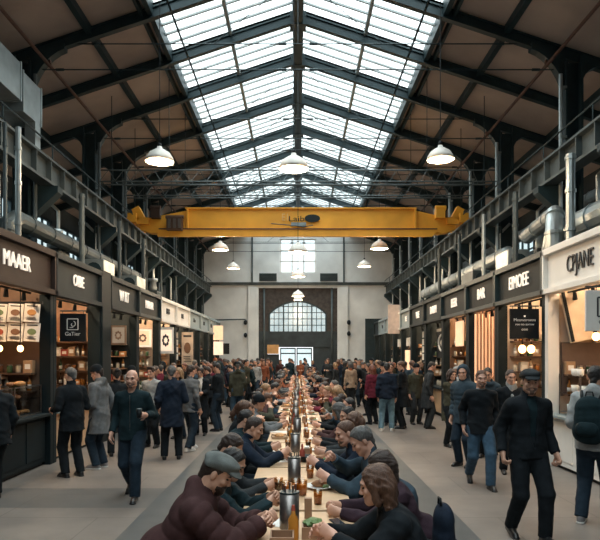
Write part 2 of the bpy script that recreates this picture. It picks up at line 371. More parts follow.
for i in range(16): m.bar((arc[i][0], ay-.03, arc[i][1]), (arc[i+1][0], ay-.03, arc[i+1][1]), .1, .1, (0, 1, 0))
m.bar((ax0, ay-.03, zb), (ax0, ay-.03, zs), .1, .1); m.bar((ax1, ay-.03, zb), (ax1, ay-.03, zs), .1, .1)
arcz = lambda x: zs+(zt-zs)*max(0, math.sin(math.pi*(x-ax0)/(ax1-ax0)))**.75
for i in range(1, 12):
    x = ax0+(ax1-ax0)*i/12; m.bar((x, ay+.1, zb), (x, ay+.1, arcz(x)), .04 if i % 3 else .08, .05)
for z in (3.85, 4.25, 4.65, 5.05):
    e = [x for x in np.linspace(ax0, ax1, 60) if arcz(x) > z]; m.bar((e[0], ay+.1, z), (e[-1], ay+.1, z), .05, .045)
w_ = struct(m.build('window_61', steel)); MB().prism([(ax0, zb)]+arc+[(ax1, zb)], ay+.12, ay+.125).build('window_pane', glass('arch_glass', (.62, .68, .69), .05, .2), w_)
for s in (-1, 1):
    struct(MB().tube([(s*2.15, ay-.1, 0), (s*2.15, ay-.1, 6.2)], .06, 8).build('trim_%d' % (7+s), steel2, smooth=True))
# entrance doors
for i, (x0, x1) in enumerate(((-1.14, -.14), (-.10, .90))):
    d = MB(); wbox(d, x0, x0+.07, 0, 2.4, ay, ay+.06); wbox(d, x1-.07, x1, 0, 2.4, ay, ay+.06)
    for z in (.05, 2.05, 2.37): wbox(d, x0, x1, z-.04, z+.04, ay, ay+.06)
    d = struct(d.build('door_%d' % (i+1), steel)); g = MB(); wbox(g, x0+.05, x1-.05, 0.05, 2.37, ay+.02, ay+.03); g.build('door_pane', glass('door_glass', (.80, .86, .86), .05, .2), d)
    h = MB(); hx = x1-.12 if i == 0 else x0+.12; h.tube([(hx, ay-.06, .9), (hx, ay-.06, 1.3)], .015, 6); h.build('door_handle', chrome, d)
m = MB(); wbox(m, -1.95, -1.22, 2.02, 2.6, ay-.1, ay-.05); tag(m.build('orange_sign', mat('orange_board', (.62, .33, .12), .6)), 'small orange board above the entrance beside the glass doors', 'sign')
m = MB(); wbox(m, 4.25, 5.6, 0, 4.25, WY-.05, WY); d = struct(m.build('door_3', steel))
m = MB(); 
for z in (1.0, 2.0, 3.0): wbox(m, 4.35, 5.5, z, z+.06, WY-.08, WY-.05)
m.build('door_panel', darkwall, d)
# wall lanterns on the pilasters, small pipe on the left
for i, (x, z) in enumerate(((-3.3, 4.0), (3.2, 4.0), (-3.3, 3.2), (3.2, 3.3))):
    l = MB().ell((x, WY-.24, z), (.12, .12, .16)).build('wall_lantern', black, smooth=True)
    tag(l, 'small dark %s lantern on the pilaster %s of the arch' % ('upper' if z > 3.5 else 'lower', 'left' if x < 0 else 'right'), 'lantern')
    MB().box((x, WY-.1, z), (.06, .2, .06)).build('bracket', steel, l)
m = MB().tube([(-5.9, WY-.2, 4.15), (-3.3, WY-.2, 4.2)], .04, 6); tag(m.build('wall_pipe', steel2), 'thin horizontal pipe on the white end wall', 'pipe', kind='structure')
# ---------------------------------------------------------------- yellow bridge crane
CY = 20.4
cr = empty('bridge_crane', (0, CY, 6.37), 'yellow overhead travelling crane spanning the hall between the runway beams', 'crane')
def loc(m): m.v = [(x, y-CY, z-6.37) for x, y, z in m.v]; return m
m = MB().prism([(-3.72, 6.25), (3.95, 6.25), (3.95, 6.93), (-3.72, 6.93)], CY-.25, CY+.15)
m.box((.1, CY-.05, 6.95), (7.75, .56, .04)); m.box((.1, CY-.05, 6.24), (7.75, .56, .04))
for x in (-3.7, 3.93): m.box((x, CY-.05, 6.6), (.05, .58, .7))
loc(m).build('girder', yellow, cr)
for s, a in ((-1, -3.72), (1, 3.95)):
    m = MB().prism([(a, 6.90), (s*5.15, 6.62), (s*5.3, 6.4), (s*5.3, 6.25), (s*5.0, 6.15), (a, 6.05)], CY-.2, CY+.12); loc(m).build('girder_end', yellow, cr)
m = MB().prism([(-4.7, 6.0), (4.5, 6.0), (4.7, 6.2), (4.6, 6.24), (-4.7, 6.24)], CY-.34, CY-.2)
loc(m).build('lower_girder', yellow, cr); cr.location.z -= .08
loc(MB().box((0, CY-.35, 6.245), (9.3, .05, .035))).build('gap_shade_strip', darkwood, cr)  # dark strip standing in for the shadow in the gap between the girders
for s in (-1, 1):
    m = MB(); m.box((s*5.52, CY+.35, 6.60), (.28, 1.7, .3)); m.box((s*5.36, CY-.2, 6.78), (.26, .3, .40), (0, s*.5, 0)); m.box((s*5.2, CY-.2, 6.52), (.4, .3, .22))
    for yy in (-.3, 1.0): m.tube([(s*5.46, CY+yy, 6.5), (s*5.74, CY+yy, 6.5)], .13, 12)
    e = loc(m).build('end_carriage', yellow, cr)
    m = MB().box((s*4.75, CY-.3, 6.75), (.3, .3, .3)); m.tube([(s*4.6, CY-.3, 6.95), (s*4.95, CY-.3, 6.95)], .09, 8); loc(m).build('drive_motor', yellow if s > 0 else brownsign, cr)
m = MB().box((-4.1, CY-.42, 6.38), (.5, .3, .42)); m.tube([(-4.4, CY-.45, 6.62), (-3.8, CY-.45, 6.62)], .06, 8)
loc(m).build('hoist_trolley', darkwood, cr)
m = MB()
for x in (-4.25, -4.08, -3.92): m.box((x, CY-.6, 6.38), (.08, .05, .3))
loc(m).build('hoist_grille', chrome, cr)
# marks on the girder
text('lettering', 'E1', .34, (-.42, -.29, .27), (R(90), 0, 0), mat('faded_letter', (.80, .52, .2), .6), cr, .8, .004)
text('lettering', 'Laib', .26, (-.05, -.29, .22), (R(90), 0, 0), greysign, cr, 1.3, .004)
m = MB(); m.prism([(.48+.26*math.cos(a), .24+.13*math.sin(a)) for a in np.linspace(0, 6.0, 18)], -.31, -.26); m.build('emblem', greysign, cr)
m = MB(); m.box((.02, -.33, .03), (.5, .08, .12)); m.build('control_box', palesign, cr)
m = MB(); m.tube([(-.9, -.36, .05), (-.3, -.36, 0), (.2, -.36, -.06), (.5, -.36, .0)], .015, 5); m.build('cable', steel, cr)
# ---------------------------------------------------------------- lattice lighting trusses
for j, (y, z, hw) in enumerate(((16.6, 6.75, 5.5), (19.0, 7.0, 5.5), (24.5, 7.0, 5.5))):
    m = MB(); h = .36
    for yy in (0, .3):
        m.tube([(-hw, y+yy, z), (hw, y+yy, z)], .022, 5)
    m.tube([(-hw, y+.15, z+h), (hw, y+.15, z+h)], .022, 5); n = 26
    for i in range(n):
        xa = -hw+2*hw*i/n; xb = -hw+2*hw*(i+1)/n
        m.tube([(xa, y, z), ((xa+xb)/2, y+.15, z+h), (xb, y+.3, z)], .012, 4)
    t = m.build('lattice_truss', steel2); tag(t, '%s slim lattice truss carrying cables across the hall' % ('nearest', 'middle', 'farthest')[j], 'truss')
    m = MB()
    for x in (-5.2, -3.6, 3.6, 5.2): m.tube([(x, y+.15, z+h), (x, y+.15, rz(x)+.165)], .012, 4)
    m.build('hanger', steel, t)
# ---------------------------------------------------------------- pendant lamps
lamp = MB().lathe([(.02, .30), (.045, .30), (.06, .25), (.10, .235), (.20, .17), (.265, .07), (.285, 0), (.275, 0), (.255, .065), (.19, .155), (.02, .21)], 24)
def pend(x, y, z, lab, r=1., tilt=0):
    e = empty('pendant_lamp', (x, y, z), lab, 'lamp', 'pendant lamps over the hall')
    global lamp_me
    o = lamp.build('lamp_shade', shade, e, smooth=True); o.scale = (r,)*3
    b = MB().lathe([(.0, .02), (.24, .03), (.235, .06), (.0, .15)], 20).build('diffuser', glowm, e, smooth=True); b.scale = (r,)*3
    top = rz(x)-z-.1; MB().tube([(0, 0, .28*r), (0, 0, top)], .008, 6).build('cable', black, e)
    MB().lathe([(.0, .37), (.035, .36), (.04, .30), (.0, .29)], 10).build('socket', black, e, smooth=True)
    l = bpy.data.lights.new('lamp_light', 'POINT'); l.energy = 90*r*r; l.color = (1, .74, .48); l.shadow_soft_size = .12
    lo = bpy.data.objects.new('lamp_light', l); C.objects.link(lo); lo.parent = e; lo.location = (0, 0, -.08)
    e.rotation_euler = (0, tilt, 0)
side = {-1: 'brown MAAER sign', 1: 'white CPJANE sign'}
pend(-2.72, 11.8, EYE+3.80, 'nearest white pendant lamp on the side of the brown sign')
pend(2.80, 11.8, EYE+3.84, 'nearest white pendant lamp on the side of the white stall', r=.94)
pend(-.08, 11.3, EYE+3.50, 'large nearest pendant lamp hanging under the ridge')
pend(-2.85, 22, EYE+3.85, 'second pendant lamp over the brown-sign aisle, just below the crane', 1.1)
pend(-2.85, 26.4, EYE+3.8, 'third pendant lamp over the brown-sign aisle against the end wall', 1.0)
pend(2.85, 21.0, EYE+3.72, 'second pendant lamp over the white-stall aisle, just below the crane', 1.1)
pend(2.85, 25.8, EYE+3.8, 'third pendant lamp over the white-stall aisle against the end wall', 1.0)
pend(0, 19.2, EYE+3.28, 'second ridge pendant, partly behind the crane girder', 1.1)
pend(0, 26.5, EYE+3.45, 'third ridge pendant, before the upper window', 1.1)
pend(0, 30.5, EYE+2.98, 'fourth ridge pendant, before the arched window', 1.1)
pend(0, 34.5, EYE+3.15, 'farthest ridge pendant, smallest in the line', .95)
# ---------------------------------------------------------------- ducts and pipes over the stalls
def duct(x, y0, y1, z, wx, wz, lab):
    m = MB().box((x, (y0+y1)/2, z), (wx, y1-y0, wz))
    y = y0
    while y <= y1+.01: m.box((x, y, z), (wx+.05, .04, wz+.05)); y += (y1-y0)/max(1, round((y1-y0)/1.1))
    return tag(m.build('air_duct', galv, bevel=.006), lab, 'duct', kind='structure')
duct(-5.88, 10.4, 12.0, 7.42, .66, .75, 'galvanised box duct at the near end above the left runway')
duct(-5.85, 12.1, 12.95, 7.28, .60, .80, 'light galvanised duct box beside the first left column')
tag(MB().box((-5.66, 12.8, 6.62), (.22, .26, .56)).build('air_duct', galv), 'vertical galvanised duct drop behind the first left column', 'duct', kind='structure')
def pipe(pts, r, lab, m_=galv, fl=True):
    m = MB().tube(pts, r, 14)
    if fl:
        for a, b in zip(pts[:-1], pts[1:]):
            a, b = Vector(a), Vector(b); t = (b-a).normalized(); L = (b-a).length; q = .5
            while q < L: m.tube([a+t*(q-.02), a+t*(q+.02)], r*1.09, 14); q += 1.0
    return tag(m.build('ventilation_pipe', m_, smooth=False), lab, 'pipe', kind='structure')
pipe([(5.45, 8.4, 4.45), (5.45, 12.6, 4.45), (5.5, 12.9, 4.1), (5.5, 12.95, 3.8)], .27, 'wide silver ventilation pipe above the white stall')
pipe([(4.95, 11.6, 3.8), (4.95, 11.6, 4.3), (5.1, 11.9, 4.75), (5.5, 14.4, 4.8)], .17, 'short silver pipe rising behind the white fascia')
pipe([(5.5, 15.2, 3.8), (5.5, 15.3, 4.4), (5.5, 15.7, 4.6), (5.5, 26, 4.6)], .2, 'long silver pipe above the right stalls')
pipe([(7.6, 9, 6.0), (7.6, 30, 6.0)], .18, 'upper thin silver pipe along the right wall')
pipe([(-5.5, 11.2, 3.8), (-5.5, 11.3, 4.4), (-5.5, 11.7, 4.6), (-5.5, 21, 4.6)], .18, 'dull pipe above the left stalls', steel2)
pipe([(-7.5, 9, 4.4), (-7.5, 32, 4.4)], .14, 'thin lower pipe along the left wall', steel2)
for s in (-1, 1):
    for i, y in enumerate((11.4, 14.4, 17.2, 20.0, 24.2, 27.6)):
        x = s*5.75; nm = ORD[i]+' '+('left' if s < 0 else 'right')
        h = .5+.35*((i*37) % 5)/5
        e = empty('ventilation_unit', (x-s*-.1, y, 3.82), 'compact grey ventilation unit on top of the %s stall roofs' % nm, 'ventilation unit')
        MB().box((0, 0, h/2), (.5, .7, h)).build('casing', (steel2, steel2, galv)[i % 3], e, bevel=.02)
        if i % 3 != 1: MB().box((0, 0, h+.08), (.3, .42, .16)).build('cowl', steel2, e, bevel=.02)
        else: MB().lathe([(.14, h), (.16, h+.1), (.13, h+.35), (.2, h+.4), (.2, h+.5), (.0, h+.52)], 14).build('cowl', galv, e, smooth=True)
        g = MB()
        for k_ in range(5): g.box((-s*.26, 0, .1+k_*(h-.2)/4), (.02, .5, .03))
        g.build('grille', steel, e)
        MB().tube([(s*.1, .5, 0), (s*.1, .5, 1.7), (s*.4, .5, 2.0)], .045, 8).build('riser_pipe', galv, e)
for j, (x, y, r, zt_) in enumerate(((-4.85, 10.4, .05, 5.9), (-4.98, 10.2, .035, 5.9), (-4.9, 13.6, .06, 5.6), (-5.0, 16.8, .05, 5.7), (-5.0, 19.4, .06, 5.7), (4.95, 10.9, .08, 5.6), (5.0, 13.8, .06, 5.7), (4.95, 16.0, .05, 5.7), (5.0, 18.6, .05, 5.7), (5.0, 21.2, .06, 5.7))):
    m = MB().tube([(x, y, 3.82), (x, y, zt_)], r, 10)
    for z in (4.2, 4.9, 5.5): m.tube([(x, y, z), (x, y, z+.06)], r*1.25, 10)
    tag(m.build('riser_pipe', galv if j in (0, 5, 7) else steel2), 'vertical pipe on the stall roofs, %s of the %s row' % (ORD[j % 5], 'brown-sign' if x < 0 else 'white-stall'), 'pipe', kind='structure')
for j, (x, y, z, dx, dy, dz) in enumerate(((5.2, 14.6, 4.15, .5, .9, .6), (5.2, 17.6, 4.1, .5, 1.2, .5), (-5.15, 15.6, 4.1, .5, .9, .55), (5.3, 9.2, 4.0, .8, .9, .35), (-5.1, 18.6, 4.1, .5, 1.0, .5))):
    e = empty('extract_fan', (x, y, z), 'pale metal extract fan box above the %s' % ('BAR sign', 'EEER sign', 'W RT sign', 'CPJANE sign', 'MARAR sign')[j], 'fan')
    MB().box((0, 0, 0), (dx, dy, dz)).build('casing', steel2 if j % 2 else galv, e, bevel=.02); MB().tube([(0, -dy/2-.04, 0), (0, -dy/2, 0)], min(dx, dz)*.38, 14).build('fan_guard', steel, e)
    MB().tube([(0, dy/2-.02, 0), (0, dy/2+.3, 0), (0, dy/2+.35, -dz/2-.1)], .1, 10).build('outlet', galv, e)
# slatted maintenance walkways and cable trays above the stalls
for s in (-1, 1):
    m = MB()
    for x in (6.5, 7.0): m.box((s*x, 22, 4.2), (.05, 29, .12))
    for y in np.arange(8, 36.5, .45): m.box((s*6.75, y, 4.2), (.5, .04, .03))
    tag(m.build('cable_tray', steel2), 'ladder-like cable tray behind the %s stall signs' % ('left' if s < 0 else 'right'), 'cable tray', kind='structure')
# ================================================================ market stalls
FX, FD, ZB, ZT = 4.4, 6.0, 3.03, 3.78      # fascia plane, stall back, fascia bottom and top
STALLS = {-1: [
    (8.1, 10.8, 'MAAER', brownsign, letter, .27, 'display'), (10.8, 13.98, 'OIBE', greysign, letter, .26, 'wood'), (13.98, 16.5, 'W RT', greysign, letter, .30, 'dark'),
    (16.5, 19.1, 'MARAR', tealblack, letter, .26, 'poster'), (19.1, 21.6, 'EBEB', whitesign, dletter, .22, 'cream'), (21.6, 24.2, 'BEEE', whitesign, dletter, .2, 'grid'),
    (24.2, 26.9, 'A iao', palesign, dletter, .2, 'dark'), (26.9, 29.4, 'IEEI', palesign, dletter, .2, 'dark'), (29.4, 31.6, 'OEA', palesign, dletter, .2, 'dark'), (31.6, 33.6, 'EE', palesign, dletter, .2, 'wood')],
 1: [
    (8.0, 10.7, 'CPJANE', whitesign, dletter, .32, 'kitchen'), (10.7, 13.3, 'EIMOEE', tealblack, letter, .30, 'lampbar'), (13.3, 15.6, 'BAR', tealblack, letter, .30, 'slats'),
    (15.6, 18.3, 'EEER', tealblack, letter, .28, 'wood'), (18.3, 20.8, 'DARIM', greysign, letter, .28, 'dark'), (20.8, 23.4, 'WEE', greysign, letter, .28, 'grid'),
    (23.4, 25.6, 'FIE', palesign, letter, .24, 'dark'), (25.6, 27.8, 'II', whitesign, dletter, .2, 'dark'), (27.8, 30.2, 'OTO', palesign, dletter, .2, 'grid'), (30.2, 32.4, 'EO', palesign, dletter, .2, 'dark'), (32.4, 34.4, 'IE', greysign, dletter, .2, 'dark')]}
boardname = {'brown_sign_board': 'brown', 'slate_sign_board': 'slate grey', 'teal_black_paint': 'black', 'off_white_board': 'white', 'pale_grey_board': 'pale grey'}
INNER = {'display': mat('brown_plaster', (.17, .105, .07), .8), 'wood': woodw, 'dark': darkwall, 'poster': beige, 'cream': beige, 'grid': darkwall, 'kitchen': beige, 'lampbar': beige, 'slats': woodw}
glassware = [mat('amber_glassware', (.32, .13, .03), .2), mat('green_glassware', (.05, .10, .05), .2), mat('brown_glassware', (.09, .04, .02), .2), mat('pale_glassware', (.5, .45, .36), .25)]
boxes = [mat('carton_brown', (.36, .22, .12), .7), mat('carton_red', (.35, .06, .035), .6), mat('carton_white', (.6, .56, .5), .6), mat('carton_orange', (.5, .2, .05), .6)]
crust = mat('golden_crust', (.50, .24, .08), .6, 0, .35, 18, .4, 60)
crust2 = mat('dark_crust', (.25, .10, .035), .6, 0, .35, 18, .4, 60)
SN = {}
def proto_bottle(m_, h=.27, r=.036):
    o = MB().lathe([(r*.9, 0), (r, .01), (r, h*.58), (r*.38, h*.74), (r*.34, h*.95)], 10).build('bottle', m_, smooth=True)
    MB().lathe([(r*.42, h*.93), (r*.42, h)], 8).build('bottle_cap', black, o); MB().lathe([(r*1.02, h*.15), (r*1.02, h*.42)], 10).build('bottle_label', paper, o, smooth=True); return o
def proto_jar(m_, h=.15, r=.05):
    o = MB().lathe([(r*.9, 0), (r, .01), (r, h*.75), (r*.8, h*.86)], 10).build('jar', m_, smooth=True); MB().lathe([(r*.86, h*.84), (r*.86, h), (0, h)], 10).build('jar_lid', chrome, o); return o
def proto_box(m_, d):
    o = MB().box((0, 0, d[2]/2), d).build('carton', m_, bevel=.004); MB().box((0, -d[1]/2-.002, d[2]*.5), (d[0]*.6, .004, d[2]*.4)).build('carton_label', paper, o); return o
def proto_loaf(m_, kind):
    if kind == 0: m = MB().ell((0, 0, .035), (.12, .055, .04), 12, 8, .04)
    elif kind == 1: m = MB().ell((0, 0, .03), (.055, .05, .035), 10, 6, .05)
    else:
        m = MB(); pts = [(.07*math.cos(a), .05*math.sin(a), .028) for a in np.linspace(-.3, 3.4, 9)]; m.tube(pts, [.006, .018, .026, .032, .034, .032, .026, .018, .006], 8)
    return m.build(('bread_loaf', 'bread_roll', 'croissant')[kind], m_, smooth=True)
used_first = {}
def put(key, maker, loc_, lab, cat, group, rz=0., sc_=1.):
    if key in used_first: o = copy_tree(used_first[key])
    else: o = maker(); used_first[key] = o
    o.location = loc_; o.rotation_euler = (0, 0, rz); o.scale = (sc_,)*3; tag(o, lab, cat, group); return o
def bulb(x, y, z, top, lab, r=.045):
    e = empty('hanging_bulb', (x, y, z), lab, 'lamp', 'bare warm bulbs hanging in the stalls')
    MB().ell((0, 0, 0), (r, r, r*1.15), 12, 8).build('bulb', bulbm, e, smooth=True); MB().tube([(0, 0, r), (0, 0, top-z)], .008, 6).build('cable', black, e); MB().tube([(0, 0, r*.9), (0, 0, r*.9+.06)], .018, 8).build('socket', black, e)
def stall(s, i, cfg):
    y0, y1, tx, bm_, lm_, ts, kind = cfg; yc = (y0+y1)/2; L = y1-y0; far = y0 > 24
    nm = '%s %s stall' % (boardname[bm_.name], tx); SN[(s, i)] = nm
    root = empty('market_stall', (s*FX, yc, 0), 'market stall under a %s fascia lettered %s' % (boardname[bm_.name], tx), 'market stall', 'market stalls along both aisles')
    X = lambda x: s*(x-FX)                       # depth into the stall -> local x
    pm = whitesign if kind == 'kitchen' else tealblack
    for yy, wd in ((-L/2+.07, .13), (L/2-.07-(.26 if (s < 0 and i == 1) else 0), .13 if not (s < 0 and i == 1) else .64)):
        MB().box((X(FX+.1), yy, ZB/2), (.2, wd, ZB)).build('post', pm, root, bevel=.006)
    wide = s < 0 and i == 1; La = L-(.62 if wide else 0); ya = -(.31 if wide else 0)
    if wide: MB().box((X(FX+.12), L/2-.31, ZT/2+.03), (.34, .60, ZT+.08)).build('wide_post', tealblack, root, bevel=.01)
    fb = MB().box((X(FX+.09), ya, (ZB+ZT)/2), (.14, La-.05, ZT-ZB-.04)).build('sign_board', bm_, root)
    m = MB()
    for z, h in ((ZT-.03, .09), (ZB+.04, .09)): m.box((X(FX+.04), ya, z), (.2, La-.02, h))
    for yy in (ya-La/2+.045, ya+La/2-.045): m.box((X(FX+.04), yy, (ZB+ZT)/2), (.2, .06, ZT-ZB))
    m.box((X(FX+.1), ya, ZT+.025), (.30, La-.01, .03)); m.build('board_frame', bm_ if bm_ is not tealblack else steel, fb, bevel=.004)
    off = {(-1, 0): -.03, (-1, 1): -.33, (1, 0): .04}.get((s, i), 0)
    if not (s > 0 and i == 7):
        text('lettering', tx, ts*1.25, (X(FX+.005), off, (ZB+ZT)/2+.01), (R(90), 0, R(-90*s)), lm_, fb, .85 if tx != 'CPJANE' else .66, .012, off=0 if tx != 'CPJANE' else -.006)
    # shell
    im = INNER[kind]
    MB().box((X(FD), 0, ZT/2), (.06, L-.02, ZT)).build('back_wall', im, root)
    for yy in (-L/2+.02, L/2-.02): MB().box((X((FX+FD)/2+.1), yy, ZT/2), (FD-FX-.22, .035, ZT)).build('side_wall', im, root)
    MB().box((X((FX+FD)/2), 0, ZT+.0), (FD-FX, L-.02, .05)).build('roof_panel', steel, root)
    MB().box((X(5.2), 0, ZT-.11), (.10, L*.6, .05)).build('fill_strip', stripm, root)  # added fill light, unseen under the stall roof, to brighten the interior
    # track with small spots under the fascia
    m = MB().tube([(X(4.75), -L/2+.15, ZB+.02), (X(4.75), L/2-.15, ZB+.02)], .02, 6)
    for q in range(4): yy = -L/2+.4+q*(L-.8)/3; m.tube([(X(4.75), yy, ZB), (X(4.78), yy+.05, ZB-.12)], [.03, .045], 8)
    m.build('spot_track', black, root)
    # counter
    cm = {'kitchen': whitesign, 'display': tealblack, 'wood': wood, 'lampbar': darkwood, 'cream': palesign}.get(kind, tealblack)
    c = MB().box((X(FX+.34), 0, .47), (.50, L-.28, .82)).build('counter', cm, root, bevel=.006)
    MB().box((X(FX+.30), 0, .90), (.66, L-.27, .045)).build('counter_top', palesign if kind in ('wood', 'kitchen') else tealblack, c, bevel=.006)
    m = MB(); n = 3
    for q in range(n): m.box((X(FX+.085), -L/2+.14+(L-.28)*(q+.5)/n, .48), (.012, (L-.28)/n-.10, .66))
    m.build('front_panel', cm, c, bevel=.004); MB().box((X(FX+.36), 0, .03), (.44, L-.3, .06)).build('plinth', black, c)
    wx = lambda x: s*x
    # shelves and goods on the back wall
    rows = {'slats': (1.2,), 'kitchen': (1.25, 1.6), 'display': (1.3, 1.62)}.get(kind, (1.25, 1.58, 1.91, 2.24))
    for z in rows: MB().box((X(5.30), L/2-.17, z), (1.24, .26, .03)).build('shelf', darkwood if im is not darkwall else woodw, root)
    MB().box((X(FD-.16), 0, 1.4), (.26, L-.9, .03)).build('shelf', darkwood, root)
    rnd = random.Random(i*7+s); ng = 10 if not far else 6
    for ri, z in enumerate(rows):
        q = 0; y = 4.76; pos = ('lowest', 'second', 'third', 'top')[ri] if len(rows) > 1 else 'only'
        while y < 5.88:
            t = rnd.randrange(3); g_ = rnd.randrange(4); zz = z+.016
            if t == 0: put('b%d' % g_, lambda: proto_bottle(glassware[g_]), (s*y, y1-.17, zz), '%s bottle on the %s end shelf of the %s' % (('amber', 'green', 'dark brown', 'pale')[g_], pos, nm), 'bottle', 'bottles on the %s shelf of the %s' % (pos, nm))
            elif t == 1: put('j%d' % g_, lambda: proto_jar(glassware[g_]), (s*y, y1-.17, zz), '%s jar on the %s end shelf of the %s' % (('amber', 'green', 'dark brown', 'pale')[g_], pos, nm), 'jar', 'jars on the %s shelf of the %s' % (pos, nm))
            else: put('c%d' % g_, lambda: proto_box(boxes[g_], (.16, .14, (.22, .16, .2, .12)[g_])), (s*y, y1-.17, zz), '%s carton on the %s end shelf of the %s' % (('brown', 'red', 'white', 'orange')[g_], pos, nm), 'carton', 'cartons on the %s shelf of the %s' % (pos, nm), 0)
            y += 1.1/ng*rnd.uniform(.9, 1.4)+.03*t
    # goods on the counter
    if kind != 'display':
        y = y0+.4; q = 0
        while y < y1-.35:
            t = rnd.randrange(4); zz = .924; x = wx(FX+.38)
            if t == 0: put('b1', None, (x, y, zz), 'green bottle standing on the counter of the %s' % nm, 'bottle', 'counter goods of the %s' % nm)if 'b1' in used_first else None
            elif t == 1 and 'j3' in used_first: put('j3', None, (x, y, zz), 'pale jar standing on the counter of the %s' % nm, 'jar', 'counter jars of the %s' % nm, 0, 1.3)
            elif t == 2: put('r1', lambda: proto_loaf(crust, 1), (x, y, zz), 'round bread roll on the counter of the %s' % nm, 'bread', 'counter rolls of the %s' % nm, rnd.random()*3, 1.3)
            y += (.34 if not far else .6)
    return root, nm
roots = {}
for s in (-1, 1):
    for i, cfg in enumerate(STALLS[s]): roots[(s, i)] = stall(s, i, cfg)
# ---- stall one, brown fascia: tilted menu posters, display case with pastries, bulbs
def poster(loc_, w_, h_, lab, cols, rot, group=None, pm=paper):
    e = empty('menu_poster', loc_, lab, 'poster', group); e.rotation_euler = rot
    MB().box((0, 0, 0), (w_, .02, h_)).build('sheet', pm, e)
    MB().box((0, -.014, h_*.38), (w_*.7, .006, h_*.06)).build('printed_heading', dletter, e)
    rn = random.Random(len(lab)); m = MB(); m.prism([(w_*.3*math.cos(a), h_*(.02+.17*math.sin(a))) for a in np.linspace(0, 5.9, 12)], -.018, -.011); m.build('printed_picture', mat('print_'+cols, {'red': (.45, .09, .05), 'orange': (.55, .25, .07), 'brown': (.22, .11, .06), 'green': (.16, .22, .1)}[cols], .6), e)
    m = MB()
    for q in range(4): m.box((rn.uniform(-.04, .04)*w_, -.014, h_*(-.24-.05*q)), (w_*rn.uniform(.4, .75), .006, h_*.02))
    m.build('printed_lines', dletter, e); return e
for r_ in range(2):
    for c_ in range(5):
        col = ['orange', 'brown', 'green', 'brown', 'red'][(c_+r_*2) % 5]
        poster((-4.62-c_*.285, 10.42, 2.68-.335*r_), .265, .32, 'white menu sheet, %s picture, %s in the %s row of the brown stall' % (col, ORD[c_], ('upper', 'lower')[r_]), col, (R(-6), R(3), 0), 'menu sheets of the brown stall')
tag(MB().box((-5.2, 10.46, 2.86), (1.5, .04, .04)).build('menu_rail', black), 'black rail over the menu sheets of the brown stall', 'rail')
for q, (x, y) in enumerate(((-5.0, 9.2), (-5.05, 10.15), (-4.72, 10.2))):
    bulb(x, y, 2.06, 3.7, '%s bare warm bulb under the menu sheets of the brown stall' % ('near', 'middle', 'far')[q], .05)
def case(x, y, L, lab, shelves=2):
    e = empty('display_case', (x, y, .925), lab, 'display case')
    m = MB()
    for sx in (-1, 1):
        for sy in (-1, 1): m.box((sx*.22, sy*L/2, .25), (.02, .02, .5))
        m.box((sx*.22, 0, .49), (.02, L, .02)); m.box((sx*.22, 0, .01), (.02, L, .02))
    for sy in (-1, 1): m.box((0, sy*L/2, .49), (.44, .02, .02))
    m.build('case_frame', chrome, e)
    MB().box((0, 0, .27), (.42, L-.03, .008)).build('glass_shelf', clr, e); MB().box((-math.copysign(.22, x)*1, 0, .25), (.006, L-.03, .46)).build('glass_front', clr, e)
    MB().box((0, 0, .503), (.44, L, .008)).build('glass_top', clr, e); return e
case(-4.78, 9.0, 1.1, 'glass pastry case on the brown stall counter, nearer one'); case(-4.78, 10.15, 1.0, 'glass pastry case on the brown stall counter, farther one')
rn = random.Random(3)
for cc, (ya, yb) in enumerate(((8.55, 9.45), (9.75, 10.55))):
    for z, lv in ((.945, 'floor'), (1.20, 'shelf'), (1.432, 'top')):
        y = ya
        while y < yb:
            k_ = rn.randrange(3); m_ = rn.choice((crust, crust2)); mn = 'golden' if m_ is crust else 'dark'
            put('loaf%d%s' % (k_, mn), lambda: proto_loaf(m_, k_), (-4.78+rn.uniform(-.08, .08), y, z), '%s %s on the %s of the %s pastry case' % (mn, ('bread loaf', 'bread roll', 'croissant')[k_], lv, ('nearer', 'farther')[cc]), 'bread', 'pastries on the %s of the %s case' % (lv, ('nearer', 'farther')[cc]), rn.uniform(-.5, .5)+1.57, 1.05)
            y += .135
# wooden ledge heaped with loaves behind the case
l = MB().box((-5.35, 9.5, 1.55), (.4, 2.3, .04)).build('bread_shelf', woodw); tag(l, 'long wooden shelf of loaves behind the brown stall counter', 'shelf')
for q, y in enumerate((8.4, 10.6)): MB().box((-5.35, y, .78), (.06, .06, 1.53)).build('shelf_post', darkwood, l)
for q in range(11): put('loaf0golden', lambda: proto_loaf(crust, 0), (-5.35+rn.uniform(-.04, .04), 8.5+q*.2, 1.57), 'golden loaf lying on the long wooden bread shelf', 'bread', 'loaves on the wooden bread shelf', rn.uniform(-.4, .4), 1.35)
